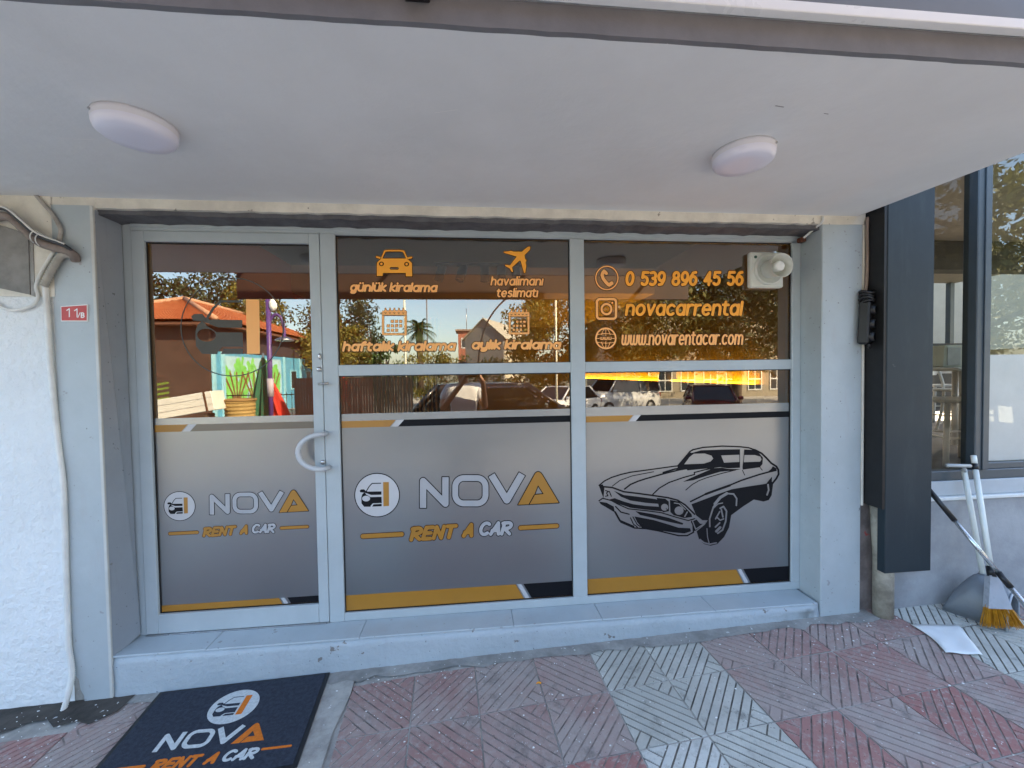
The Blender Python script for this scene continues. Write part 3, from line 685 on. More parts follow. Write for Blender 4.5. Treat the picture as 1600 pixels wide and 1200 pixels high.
PR = {'disc': flat(art(disc, H)), 'disc_o': flat(art(disc, H, 1.4)), 'car': flat(art(logo_car, .3)), 'bar': flat(art(logo_bar, H)), 'nova': flat(art(nova_w, H)), 'nova_o': flat(art(nova_w, H, 1.4)),
      'a': flat(art(nova_a, H)), 'a_o': flat(art(nova_a, H, 1.4)), 'rent': flat(art(rent, H)), 'rent_o': flat(art(rent+bars, H, 1.0)), 'cart': flat(art(car_t, H)), 'cart_o': flat(art(car_t, H, 1.2)), 'bar_l': flat(art(bars[:1], H)), 'bar_r': flat(art(bars[1:], H))}
def stamp(name, key, f, mt, par): V, Fc = PR[key]; return from_py(name, [f(*p) for p in V], Fc, M[mt], par)
def shop_name(par, ox, oz, s, off0=2.0):
    def f(off): return lambda x, z: (ox+x*s, GY-off*.001, oz+z*s)
    stamp('logo_ring', 'disc_o', f(off0), 'pblack', par); stamp('logo_disc', 'disc', f(off0+.25), 'pwhite', par)
    stamp('logo_car', 'car', f(off0+.5), 'pblack', par); stamp('logo_bar', 'bar', f(off0+.5), 'amber', par)
    stamp('name_outline', 'nova_o', f(off0), 'pblack', par); stamp('name_lettering', 'nova', f(off0+.25), 'pletter', par)
    stamp('name_outline', 'a_o', f(off0+.4), 'pblack', par); stamp('name_lettering', 'a', f(off0+.65), 'amber', par)
    stamp('tagline_outline', 'rent_o', f(off0), 'maroon', par); stamp('tagline_lettering', 'rent', f(off0+.25), 'amber', par); stamp('tagline_bar', 'bar_l', f(off0+.25), 'amber', par); stamp('tagline_bar', 'bar_r', f(off0+.25), 'amber', par)
    stamp('tagline_outline', 'cart_o', f(off0+.1), 'pblack', par); stamp('tagline_lettering', 'cart', f(off0+.35), 'pletter', par)
shop_name(pMl, ORIG.x, ORIG.z, 1.0)
dc, da = at(281, 790.6, GY), at(482.6, 804, GY); ma = at(873.1, 785, GY)
shop_name(pD, dc.x, dc.z, (da.x-dc.x)/(ma.x-ORIG.x))
# large emblem cut out of film at eye height of the door
ec = at(363, 513, GY); es = (at(363+79, 513, GY).x-ec.x)/(at(LC[0]+LR[0], LC[1], GY).x-ORIG.x)
fE = lambda x, z: (ec.x+x*es, GY-.0015, ec.z+z*es)
stamp('emblem_car', 'car', fE, 'pgrey', pD)
V, Fc = PR['bar']; from_py('emblem_bar', [fE(*q) for q in V], Fc, M['orange'], pD)
print_on('emblem_ring', art([('ring', (363, 511, 80, 76.5, .75))], .4), on_glass(1.2), M['pgrey'], pD)

# --- the printed muscle car on the right pane
LA = Z(925, 680, 6.667)
def B(p): return [(x+933.4, y) for x, y in p]
k_ = 1/6.667
car_art = [
 ('c', LA([(75, 520), (130, 475), (200, 440), (300, 408), (400, 385), (600, 358), (860, 322), (930, 316)]), 1.0),
 ('c', LA([(895, 316), (960, 240), (1020, 168), (1050, 152)]+B([(110, 152), (220, 127), (420, 113), (600, 119), (700, 131), (760, 152)])), 1.1),
 ('c', LA(B([(760, 152), (830, 188), (880, 235), (930, 290), (985, 325), (1005, 360), (1008, 405), (985, 450), (945, 500)])), 1.5),
 ('p', LA(B([(30, 262), (90, 188), (200, 157), (420, 149), (606, 146), (606, 338), (480, 345), (400, 332), (330, 341), (200, 352), (60, 366), (40, 345), (-45, 322)]))),
 ('p', LA([(890, 318), (1000, 200), (1030, 175), (1040, 195), (955, 305), (975, 345), (890, 340)])),
 ('-', ('p', LA(B([(25, 303), (80, 228), (125, 192), (240, 190), (310, 213), (328, 243), (300, 273), (230, 295)])))),
 ('-', ('p', LA(B([(410, 210), (600, 203), (600, 278), (440, 286)])))),
 ('p', LA(B([(650, 148), (740, 152), (800, 182), (845, 232), (840, 300), (812, 334), (635, 358), (632, 330), (642, 250)]))),
 ('-', ('p', LA(B([(652, 206), (760, 206), (818, 222), (830, 252), (815, 275), (645, 281)])))),
 ('p', LA(B([(10, 485), (130, 428), (230, 385), (330, 343), (420, 338), (480, 350), (620, 353), (560, 364), (400, 380), (250, 425), (120, 468)]))),
 ('c', LA([(338, 560), (400, 512), (480, 478), (560, 452), (740, 402), (900, 362), (985, 347)]), 1.15), ('c', LA([(212, 528), (290, 470), (420, 422), (640, 380)]), .65), ('c', LA([(740, 388), (860, 352), (985, 335)]), 1.2),
 ('c', LA([(632, 615), (700, 550), (800, 492), (950, 440), (1067, 408)]+B([(130, 388), (230, 362), (330, 342)])), .95), ('c', LA(B([(42, 570), (110, 512), (180, 472), (260, 442), (420, 396), (560, 362)])), .7),
 ('c', LA(B([(92, 690), (250, 612), (450, 541), (620, 470), (800, 411), (900, 384), (980, 364)])), 1.2), ('c', LA(B([(250, 612), (350, 575), (500, 522)])), 1.8),
 ('p', LA(B([(100, 718), (250, 662), (380, 612), (520, 562), (700, 531), (840, 511), (880, 503), (905, 470), (940, 430), (938, 480), (950, 515), (935, 625), (905, 675), (850, 690), (750, 670), (640, 740), (515, 832), (492, 960), (440, 1060), (370, 1132), (300, 1150), (230, 1132), (180, 1085), (155, 1000), (240, 930), (270, 885), (215, 885), (150, 835)]))),
 ('p', LA(B([(885, 388), (930, 352), (948, 322), (985, 345), (985, 372), (930, 385)]))),
 ('c', LA(B([(632, 365), (655, 415)])), .6), ('c', LA(B([(815, 335), (838, 364)])), .6),
 ('-', ('c', LA(B([(292, 950), (290, 870), (330, 745), (400, 655), (480, 607), (540, 612), (572, 660), (568, 730)])), 1.2)), ('-', ('c', LA(B([(345, 715), (400, 648), (470, 606)])), 2.2)),
 ('-', ('c', LA(B([(330, 760), (375, 715), (425, 705)])), .8)),
 ('-', ('c', LA(B([(400, 760), (435, 742), (466, 790), (458, 895), (425, 985), (375, 1020)])), 1.3)), ('-', ('c', LA(B([(412, 775), (428, 850)])), 1.2)), ('-', ('c', LA(B([(352, 870), (395, 795)])), 1.1)), ('-', ('c', LA(B([(362, 850), (400, 885), (435, 870)])), 1.0)),
 ('-', ('c', LA(B([(350, 955), (395, 912)])), 1.2)), ('-', ('c', LA(B([(360, 1000), (400, 960)])), 2.0)),
 ('-', ('c', LA(B([(190, 1085), (230, 1118), (290, 1134), (360, 1120)])), 1.1)), ('-', ('c', LA(B([(262, 972), (268, 1060), (284, 1120)])), .7)), ('-', ('c', LA(B([(898, 515), (905, 570), (888, 620)])), 1.3)),
 ('p', LA([(70, 522), (110, 510), (128, 552), (118, 655), (98, 600)])), ('c', LA([(75, 522), (120, 536), (210, 544), (330, 588), (480, 606), (640, 628), (790, 650), (890, 676), (970, 726), (1067, 822)]), 1.25),
 ('c', LA([(140, 575), (170, 585), (150, 600), (165, 630), (140, 635)]), .8), ('c', LA([(180, 585), (200, 635)]), .8),
 ('p', LA([(225, 577), (330, 622), (480, 640), (660, 664), (725, 692), (715, 716), (560, 704), (400, 680), (300, 640)])), ('p', LA([(235, 655), (330, 690), (430, 718), (560, 735), (715, 745), (725, 792), (560, 775), (400, 755), (300, 722), (165, 672)])),
 ('p', LA([(672, 652), (760, 660), (798, 690), (800, 790), (740, 802), (700, 762)])), ('-', ('e', (925+755*k_, 680+750*k_, 5.6, 5.4))), ('c', LA([(770, 760), (780, 775)]), .5),
 ('p', LA([(810, 672), (900, 690), (985, 768), (1035, 822), (1042, 850), (960, 862), (850, 832), (815, 800)])), ('-', ('e', (925+905*k_, 680+785*k_, 7.0, 6.6))), ('-', ('c', LA([(855, 705), (905, 712), (970, 775)]), .8)), ('-', ('c', LA([(965, 845), (990, 800)]), 1.0)),
 ('c', LA([(72, 682), (110, 656), (200, 680), (270, 718), (380, 766), (560, 785), (720, 806), (870, 852), (1000, 888), (1067, 868)]), .9),
 ('p', LA([(72, 690), (150, 702), (225, 742), (238, 805), (150, 752), (90, 718)])), ('c', LA([(238, 800), (300, 905), (440, 965), (560, 972), (690, 995), (900, 1045), (990, 1045), (1055, 1010), (1050, 930), (1035, 900)]), 1.1),
 ('p', LA([(440, 845), (640, 882), (800, 930), (900, 962), (1020, 968), (1030, 1000), (960, 1022), (850, 1012), (700, 992), (520, 965), (470, 905)])), ('p', LA([(450, 790), (640, 822), (800, 860), (950, 916), (940, 932), (800, 902), (640, 862), (500, 830)])),
 ('c', LA([(245, 742), (300, 800), (385, 822)]), 1.0), ('c', LA([(240, 800), (290, 890), (430, 950)]), 1.5), ('c', LA([(400, 860), (430, 925), (470, 955)]), .8), ('c', LA([(425, 850), (470, 930), (500, 950)]), .8),
 ('p', LA(B([(100, 888), (155, 862), (200, 915), (250, 908), (150, 990), (130, 998)]))), ('-', ('c', LA(B([(112, 890), (155, 870), (195, 916), (240, 916), (145, 978), (112, 893)])), .8))]
print_on('car_print', art(car_art, .36), on_glass(2.0), M['pblack'], pRl)

# --- vinyl lettering and symbols on the upper panes
L5 = Z(535, 380, 8.889); L6 = Z(725, 380, 6.667); L7 = Z(925, 405, 8.0); L9 = Z(530, 470, 8.421)
def vinyl(name, S, par, mt='orange', grow=1.0, h=.32):
    print_on(name+'_outline', art(S, h, grow), on_glass(1.0), M['maroon'], par); print_on(name, art(S, h), on_glass(1.4), M[mt], par)
vinyl('lettering', text('günlük kiralama', 547, 456, 684.5, 457, 11.9, 1.75), pM)
vinyl('lettering', text('havalimanı', 766, 446.5, 849.5, 446.5, 11.4, 1.35), pM)
vinyl('lettering', text('teslimatı', 775.7, 464.8, 841.5, 464.8, 11.4, 1.35), pM)
vinyl('lettering', text('haftalık kiralama', 534.5, 549.6, 713, 548.4, 12.8, 1.95), pM)
vinyl('lettering', text('aylık kiralama', 737, 546.5, 877.5, 546.3, 12.6, 1.95), pM)
vinyl('lettering', text('0 539 896 45 56', 977, 447.2, 1162, 447, 23.8, 2.35, shear=.12, gap=.30, space=.72), pR, 'orange2')
vinyl('lettering', text('novacarrental', 976, 494, 1162, 493.7, 19.6, 2.25, asc=1.28), pR, 'orange2')
vinyl('lettering', text('www.novarentacar.com', 970.6, 540, 1161.5, 539, 17.2, 1.55, asc=1.3, gap=.40), pR)
carico = [('p', L5([(480, 455), (482, 270), (520, 235), (545, 215), (890, 215), (920, 235), (965, 275), (968, 460), (885, 460), (880, 412), (562, 412), (558, 455)]), .2), ('c', L5([(548, 205), (590, 110), (640, 104), (800, 104), (850, 112), (893, 205)]), 1.25), ('c', L5([(478, 192), (520, 205)]), 1.5), ('c', L5([(958, 200), (915, 208)]), 1.5),
          ('-', ('e', (535+543/8.889, 380+288/8.889, 3.9, 3.5))), ('-', ('e', (535+893/8.889, 380+292/8.889, 3.9, 3.5))), ('-', ('c', L5([(675, 350), (765, 350)]), 1.9)), ('c', L5([(543, 288)]), 2.0), ('c', L5([(893, 292)]), 2.0)]
vinyl('car_symbol', carico, pM, 'orange2')
vinyl('plane_symbol', [('p', L6([(415, 90), (470, 85), (490, 78), (510, 88), (545, 90), (565, 88), (600, 92), (650, 50), (675, 36), (690, 40), (685, 70), (630, 125), (635, 165), (652, 178), (640, 200), (648, 235), (638, 305), (626, 310), (590, 185), (580, 180), (500, 250), (510, 300), (498, 300), (475, 262), (428, 235), (432, 226), (480, 232), (550, 140), (500, 125), (420, 100)]), .2)], pM, 'orange2')
def calendar(cx, cy, w_, h_):
    S = [('rr', (cx, cy, w_, h_, 2.4), 1.55), ('p', [(cx-w_+1, cy-h_+1), (cx+w_-1, cy-h_+1), (cx+w_-1, cy-h_+8), (cx-w_+1, cy-h_+8)])]
    for k in range(5):
        x = cx-w_*.72+k*w_*.36; S += [('c', [(x, cy-h_-3), (x, cy-h_)], 1.1), ('-', ('c', [(x-1.3, cy-h_+3.2), (x, cy-h_+4.6), (x+1.3, cy-h_+3.2)], .35))]
    S.append(('-', ('c', [(cx-w_+.5, cy-h_+7.4), (cx+w_-.5, cy-h_+7.4)], .3)))
    for r_ in range(3):
        for q in range(4):
            if (r_, q) in ((0, 0), (2, 3)): continue
            x = cx-w_*.5+q*w_*.335; y = cy-h_*.12+r_*h_*.36; a = w_*.11; S.append(('p', [(x-a, y-a), (x+a, y-a), (x+a, y+a), (x-a, y+a)]))
    return S
vinyl('calendar_symbol', calendar(616.3, 504.5, 19.3, 19.2), pM, 'orange', .45); vinyl('calendar_symbol', calendar(811, 505, 16.2, 17.5), pM, 'orange', .45)
pc = (925+185/8, 405+235/8)
vinyl('phone_symbol', [('ring', (pc[0], pc[1], 17.3, 18.2, 1.0)), ('c', L7([(135, 165), (125, 200), (140, 245), (175, 290), (205, 320)]), 2.6), ('c', L7([(150, 148), (178, 178)]), 2.6), ('c', L7([(215, 322), (245, 300)]), 2.9)], pR, 'orange', .9)
ig = (925+180/8, 405+622/8)
vinyl('photo_symbol', [('rr', (ig[0], ig[1], 16.8, 17.2, 6.5), 1.9), ('ring', (ig[0], ig[1]+.3, 7.6, 7.9, 1.7)), ('c', [(ig[0]+9, ig[1]-9.5)], 1.6)], pR, 'orange', .9)
gl = (925+172/8, 405+990/8)
vinyl('globe_symbol', [('ring', (gl[0], gl[1], 15.4, 15.8, 1.25)), ('c', [(gl[0], gl[1]-15), (gl[0], gl[1]-4)], .6), ('c', [(gl[0], gl[1]+4), (gl[0], gl[1]+15)], .6), ('c', [(gl[0]-15, gl[1]), (gl[0]-10.5, gl[1])], .6), ('c', [(gl[0]+10.5, gl[1]), (gl[0]+15, gl[1])], .6)] +
      [('c', [(gl[0]+sx*7.2*math.cos(a), gl[1]+sy*(15*math.sin(a))) for a in [R(22+68*q/6) for q in range(7)]], .55) for sx in (-1, 1) for sy in (-1, 1)] + [('c', [(gl[0]+q*12.5/4, gl[1]+sy*(7.5-abs(q)*.28)) for q in range(-4, 5)], .55) for sy in (-1, 1)] +
      text('www', gl[0]-9.2, gl[1]+2.4, gl[0]+9.2, gl[1]+2.4, 4.8, .62, shear=0), pR, 'orange', .7, .25)

# ------------------------------------------------------------------ things fixed to the left wall
def wallp(u, v, off=.0): p = at(u, v, YW); return (p.x, YW-off, p.z)
def corrugated(bm, pts, r0, r1, step, n=10):
    P = smooth_path(pts, 24); L = [0]
    for a, b in zip(P, P[1:]): L.append(L[-1]+(b-a).length)
    out = []; rad = []; d = 0; i = 0; k = 0
    while d < L[-1]:
        while L[i+1] < d: i += 1
        t = (d-L[i])/(L[i+1]-L[i]+1e-9); out.append(P[i].lerp(P[i+1], t)); rad.append(r0 if k % 2 else r1); d += step; k += 1
    tube(bm, out, rad, n)
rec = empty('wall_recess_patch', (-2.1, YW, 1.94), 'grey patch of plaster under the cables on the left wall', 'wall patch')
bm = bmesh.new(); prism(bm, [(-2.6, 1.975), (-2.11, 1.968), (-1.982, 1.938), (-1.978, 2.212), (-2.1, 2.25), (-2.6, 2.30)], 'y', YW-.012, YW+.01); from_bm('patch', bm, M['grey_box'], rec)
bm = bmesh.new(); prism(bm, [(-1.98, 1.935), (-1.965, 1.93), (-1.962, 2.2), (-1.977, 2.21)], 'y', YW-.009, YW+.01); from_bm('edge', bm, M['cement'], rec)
bm = bmesh.new(); corrugated(bm, [wallp(75, 440, .012), wallp(80, 500, .014), wallp(85, 580, .014), wallp(95, 690, .012), wallp(104, 760, .014), wallp(108, 900, .013), wallp(112, 1000, .014), wallp(119, 1055, .022), wallp(111, 1112, .05)], .0125, .0098, .0046, 9)
tag(from_bm('conduit', bm, M['conduit'], None, True), 'white corrugated conduit running down between white wall and grey pillar', 'conduit')
bm = bmesh.new(); corrugated(bm, [wallp(123, 402, .014), wallp(105, 401, .02), wallp(92, 418, .022), wallp(76, 448, .02)], .0165, .013, .006, 10)
tag(from_bm('conduit', bm, mat('old_grey_conduit', (.42, .40, .35), .6, .15, 20), None, True), 'short bent grey conduit stub above the red number plate', 'conduit')
cb = empty('cable_bundle', (-1.8, YW, 2.1), 'thick taupe cable bundle bending down at the top of the left pillar', 'cable')
pipe('sheath', [(-2.6, YW-.03, 2.25), wallp(-20, 346, .03), wallp(25, 343, .035), wallp(50, 362, .035), wallp(75, 383, .03), wallp(118, 397, .025), wallp(121, 408, .004)], .0185, M['cable_taupe'], cb, 10, 6)
pipe('dark_cable', [(-2.6, YW-.045, 2.28), wallp(-20, 336, .045), wallp(25, 333, .05), wallp(50, 352, .05), wallp(75, 373, .045), wallp(116, 389, .04), wallp(123, 404, .01)], .008, M['cable_dark'], cb, 8, 6)
pipe('pale_cable', [(-2.6, YW-.05, 2.29), wallp(-20, 333, .05), wallp(25, 331, .055), wallp(52, 350, .055), wallp(75, 370, .05), wallp(116, 386, .045)], .0042, M['conduit'], cb, 8, 6)
for u, v in ((70, 375), (78, 379)):
    p = wallp(u, v+2, .036); bm = bmesh.new(); tube(bm, [Vector(p)+Vector((.005*math.cos(a)*.8, .026*math.sin(a), .027*math.cos(a)+.005)) for a in [6.283*k/16 for k in range(17)]], .0022, 6); from_bm('cable_tie', bm, M['white'], cb, True)
tag(pipe('cable', [wallp(56, 302, .008), wallp(72, 320, .012), wallp(88, 338, .014), wallp(100, 362, .014), wallp(96, 385, .02)], .0085, M['grey_cable'], None, 8, 6), 'single grey cable coming down from the canopy over the left pillar', 'cable')
tag(pipe('cable', [wallp(90, 395, .018), wallp(70, 425, .012), wallp(61, 448, .012), wallp(64, 465, .012), wallp(55, 478, .012), wallp(30, 485, .012), wallp(10, 482, .012), wallp(-8, 470, .012)], .0068, M['conduit'], None, 8, 6), 'pale cable looping under the grey patch on the left wall', 'cable')
pl = empty('number_plate', (-1.806, YW-.005, 1.82), 'small red house number plate reading 11/B on the left pillar', 'number plate')
P4 = [wallp(98, 479), wallp(139.5, 476), wallp(139.5, 502.5), wallp(98.5, 502.5)]
bm = bmesh.new(); prism(bm, [(p[0], p[2]) for p in P4], 'y', YW-.009, YW-.0045); from_bm('border', bm, M['sign_white'], pl)
c_ = Vector((sum(p[0] for p in P4)/4, 0, sum(p[2] for p in P4)/4))
bm = bmesh.new(); prism(bm, [(c_.x+(p[0]-c_.x)*.95, c_.z+(p[2]-c_.z)*.9) for p in P4], 'y', YW-.0098, YW-.006); from_bm('plate', bm, M['red'], pl)
S = text('1', 107, 496, 112.5, 496, 14, .75, shear=0)+text('1', 119, 496.5, 124.5, 496.5, 14, .75, shear=0)+text('/', 124.5, 497, 129, 497, 8.5, .55, shear=0)+text('B', 129.5, 497.2, 135.5, 497.2, 8.5, .8, shear=0)
print_on('numerals', art(S, .2), lambda u, v: (at(u, v, YW).x, YW-.0102, at(u, v, YW).z), M['sign_white'], pl)

# ------------------------------------------------------------------ right side: cladding, outlet, pipe, low wall, neighbour shop
cl = empty('cladding_panel', (2.3, -.2, .44), 'tall dark anthracite cladding panel right of the shop pillar', 'panel')
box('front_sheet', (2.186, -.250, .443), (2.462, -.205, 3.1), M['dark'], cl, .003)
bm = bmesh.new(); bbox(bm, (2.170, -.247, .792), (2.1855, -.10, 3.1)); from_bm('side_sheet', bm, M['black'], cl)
tag(pipe('drain_pipe', [(2.250, -.185, .12), (2.248, -.185, .5), (2.232, -.18, .80)], .046, mat('old_drain_pipe', (.4, .37, .3), .7, .25, 12, .4, 40, c2=(.2, .18, .14)), None, 20), 'stained pale drain pipe standing under the dark cladding panel', 'pipe')
oc = empty('power_outlet_strip', (2.15, YW, 1.68), 'black three socket outlet strip hanging on the right pillar edge', 'outlet')
RO = Matrix.Translation((2.142, YW-.028, 1.81)) @ Matrix.Rotation(R(3), 4, 'Y') @ Matrix.Rotation(R(28), 4, 'Z')
box('body', (-.034, -.024, -.13), (.034, .024, .10), M['blackpl'], oc, .008, M=RO)
bm = bmesh.new(); bbox(bm, (-.02, -.018, .095), (.024, .02, .155), .01, RO); from_bm('gland', bm, M['blackpl'], oc)
for dz in (.055, -.02, -.09):
    bm = bmesh.new(); lathe(bm, [(.0, .004), (.015, .004), (.017, .02), (.025, .02), (.027, .0)], 20, RO @ Matrix.Translation((.008, -.022, dz)) @ Matrix.Rotation(R(90), 4, 'X')); from_bm('socket', bm, M['blackpl'], oc, True)
bm = bmesh.new(); lathe(bm, [(0, .03), (.018, .03), (.022, .0)], 16, RO @ Matrix.Translation((.05, -.02, -.03)) @ Matrix.Rotation(R(90), 4, 'Y')); from_bm('plug', bm, M['blackpl'], oc, True)
for q_ in range(4): pipe('tape_loop', [RO @ Vector((.0+.034*math.cos(a), -.0+.030*math.sin(a), .10+.017*q_+.006*math.sin(2*a+q_))) for a in [6.283*k/12 for k in range(13)]], .006+.002*(q_ % 2), M['blackpl'], oc, 6)
pipe('loose_wire', [RO @ Vector(p) for p in ((.03, -.03, .09), (.055, -.04, .05), (.06, -.03, .0), (.085, -.02, -.03), (.07, -.015, -.06), (.05, -.02, -.05))], .0035, M['conduit'], oc, 6, 5)
pipe('lug', [RO @ Vector(p) for p in ((-.01, -.02, -.13), (.0, -.022, -.15), (.01, -.02, -.13))], .006, M['blackpl'], oc, 6, 3)
pipe('cable', [(2.152, YW-.016, 1.955), (2.163, YW-.014, 2.05), (2.166, YW-.013, 2.2), (2.163, YW-.013, 2.31), (2.166, YW-.012, 2.375)], .0075, mat('brown_cable', (.3, .22, .17), .6), oc, 8, 5)
lw = empty('low_wall', (3.2, YW, .2), 'low grey concrete wall under the neighbouring shop window', 'wall')
M['conc'] = mat('smooth_concrete', (.38, .39, .40), .7, .14, 3.5, .3, 50, c2=(.26, .27, .28))
box('body', (2.321, YW, -.1), (9, .0, .786), M['conc'], lw, 0)
box('white_trim', (2.321, YW-.012, .787), (9, -.1, .806), M['white'], lw, .003)
box('ledge', (2.321, YW+.012, .807), (9, .05, .892), mat('ledge_grey', (.46, .5, .53), .5, .06, 4), lw, .003)
ns = empty('neighbour_shop', (4, 0, .86), 'neighbouring shop front with dark frames and half frosted glass at the right', 'building')
M['frame'] = mat('dark_window_frame', (.055, .075, .09), .35, .08, 4)
box('bottom_rail', (2.40, -.125, .893), (9, -.06, .948), M['frame'], ns, .004)
box('post', (2.893, -.128, .9485), (2.985, -.055, 3.1), M['frame'], ns, .004)
box('post_bead', (2.935, -.135, .9485), (2.975, -.1285, 3.1), M['frame'], ns, .002)
box('pane_rail', (2.986, -.118, .9485), (5.2, -.07, .985), M['frame'], ns, .003)
box('post', (5.2, -.128, .9485), (5.28, -.055, 3.1), M['frame'], ns, .004)
box('lintel', (2.4, -.12, 3.1), (9, .3, 3.5), mat('neighbour_beam', (.3, .3, .29), .7), ns, 0)
gN = glass_mat('clear_glass', (.78, .86, .82), 1.9, (.95, 1, .98)); gN2 = glass_mat('thin_clear_glass', (.93, .94, .92), 1.25)
def npane(nm, a, b, g):
    bm = bmesh.new(); bbox(bm, a, b); bmesh.ops.recalc_face_normals(bm, faces=bm.faces)
    for f in bm.faces: f.material_index = 0 if f.normal.y < -.5 else 1
    return from_bm(nm, bm, [g, M['glassb']], ns, recalc=False)
np_ = npane('pane', (2.986, -.09, .985), (5.2, -.084, 3.1), gN); npane('pane', (2.462, -.085, .9485), (2.893, -.080, 3.1), gN2)
from_py('frosted_film', [(2.99, -.0915, .988), (5.198, -.0915, .988), (5.198, -.0915, 1.617), (2.99, -.0915, 1.617)], [(0, 1, 2, 3)], film_mat('pale_frosted_film', (.42, .46, .46), .3, .08), np_)
M['nwall'] = mat('neighbour_inside', (.40, .36, .29), .8, .05, 2); M['nfloor'] = mat('neighbour_floor', (.12, .11, .10), .6, .2, 3, .2, 30); M['nceil'] = mat('neighbour_ceiling', (.36, .32, .28), .8, .05)
box('floor', (2.33, -.05, .8), (9, 4.6, .862), M['nfloor'], ns, 0); box('ceiling', (2.33, -.05, 3.11), (9, 4.6, 3.16), M['nceil'], ns, 0)
for k_x in (2.5, 4.6, 6.7, 8.8): box('rear_post', (k_x, 4.5, .862), (k_x+.08, 4.58, 3.1), M['frame'], ns, 0)
yb = empty('yard_house', (6, 8.5, .3), 'pale house seen through the neighbouring shop', 'building'); box('wall', (1.5, 8.5, .0), (34, 9.5, 5.6), M['nwall'], yb, 0); box('balcony', (3.6, 7.9, 2.35), (6.6, 8.499, 3.0), mat('balcony_grey', (.22, .22, .21), .8), yb, 0)
for k_x in (4.0, 5.6, 7.4): fw = box('window', (k_x, 8.46, 1.2), (k_x+.8, 8.499, 2.2), M['white'], yb, 0); box('pane', (k_x+.06, 8.45, 1.26), (k_x+.74, 8.459, 2.14), mat('yard_glass', (.02, .025, .03), .1), fw, 0)
box('back_counter', (3.0, 4.0, .862), (9, 4.2, 1.5), mat('dark_counter', (.05, .045, .04), .6), ns, 0)
box('side_wall', (2.33, .13, .862), (2.40, 4.6, 3.1), M['nwall'], ns, 0)

box('beam', (2.40, 2.3, 2.75), (9, 2.5, 3.1), mat('dark_beam', (.02, .02, .02), .6), ns, 0); box('beam', (2.40, 4.45, 1.92), (9, 4.49, 1.98), bpy.data.materials['dark_beam'], ns, 0)
for k in range(6): box('shelf_item', (3.1+k*.35, 4.05, 1.5), (3.3+k*.35, 4.15, 1.5+.12+.06*(k % 3)), mat('shelf_%d' % k, ((.3, .08, .08), (.1, .2, .1), (.35, .3, .2), (.2, .2, .25), (.4, .35, .3), (.1, .1, .1))[k], .6), ns, .005)
def tube_chair(x, y, rz, label):
    o = empty('metal_chair', (x, y, .862), label, 'chair', 'white metal chairs in the neighbouring shop', rz)
    W_ = M['whitemetal']
    for s in (-1, 1):
        pipe('leg', [(s*.20, .2, .0), (s*.19, .19, .25), (s*.18, .18, .45)], .016, W_, o, 8, 4, True)
        pipe('leg', [(s*.22, -.25, .0), (s*.19, -.2, .2), (s*.18, -.18, .45), (s*.18, -.22, .65), (s*.16, -.26, .82)], .013, W_, o, 8, 4, True)
    box('seat', (-.2, -.2, .44), (.2, .21, .465), W_, o, .01, True)
    for z in (.60, .68, .76): box('back_slat', (-.165, -.245-.06*(z-.6), z), (.165, -.23-.06*(z-.6), z+.045), W_, o, .004, True)
    pipe('stretcher', [(-.19, .18, .2), (.19, .18, .2)], .008, W_, o, 8, 0, True); pipe('stretcher', [(-.19, -.2, .2), (-.19, .18, .2)], .008, W_, o, 8, 0, True); pipe('stretcher', [(.19, -.2, .2), (.19, .18, .2)], .008, W_, o, 8, 0, True)
    return o
tb = empty('cafe_table', (3.98, .75, .862), 'white cafe table with tubular legs behind the neighbouring glass', 'table')
box('top', (-.42, -.3, .655), (.5, .3, .68), M['whitemetal'], tb, .008, True)
for sx, sy in ((-1, -1), (-1, 1), (1, -1), (1, 1)): pipe('leg', [(sx*.26-.02, sy*.22, 0), (sx*.26-.02, sy*.22, .655)], .022, M['whitemetal'], tb, 10, 0, True)
tube_chair(3.44, .36, R(70), 'white tubular metal chair nearest the dark cladding panel'); tube_chair(4.92, 1.45, R(200), 'white slatted metal chair behind the cafe table')
tube_chair(6.0, 2.4, R(150), 'white metal chair farthest back in the neighbouring shop')
nb = empty('napkin_box', (3.78, .72, 1.545), 'white box standing on the cafe table', 'box')
bm = bmesh.new(); bbox(bm, (3.66, .62, 1.545), (3.90, .84, 1.72), .012)
for v in bm.verts:
    if v.co.z > 1.65: v.co.x = 3.78+(v.co.x-3.78)*.9
from_bm('case', bm, mat('pale_green_white', (.68, .74, .68), .4, .03), nb)
box('front_panel', (3.675, .612, 1.56), (3.79, .6195, 1.70), mat('grey_front', (.5, .55, .56), .4), nb, .002)

# ------------------------------------------------------------------ cleaning tools and paper on the pavement
gp = lambda u, v: None
WH = mat('white_handle', (.72, .75, .70), .35, .04, 6); GP = mat('grey_pan_plastic', (.16, .18, .20), .38, .08, 6); SV = mat('silver_pole', (.6, .62, .63), .25, .05, 12, metal=.8)
br = empty('broom', (2.72, -.42, .19), 'broom with white handle and amber bristles leaning on the low wall', 'broom')
b0, b1, b2 = at(1521, 712, -.165), at(1549, 895, -.36), at(1572, 982, -.425)
pipe('handle', [b0.lerp(b1, .13), b1], .0125, WH, br, 12); pipe('grip', [b0, b0.lerp(b1, .075)], .013, WH, br, 12); pipe('grip_band', [b0.lerp(b1, .075), b0.lerp(b1, .13)], .0135, M['blackpl'], br, 12)
pipe('collar', [b0.lerp(b1, .95), b1+(b1-b0)*.03], .018, M['blackpl'], br, 12)
hd = at(1556, 940, -.375)
bm = bmesh.new(); ax = (b2-b1).normalized(); side = Vector((.94, -.3, .12)).normalized(); sd_ = ax.cross(side).normalized(); side = sd_.cross(ax).normalized()
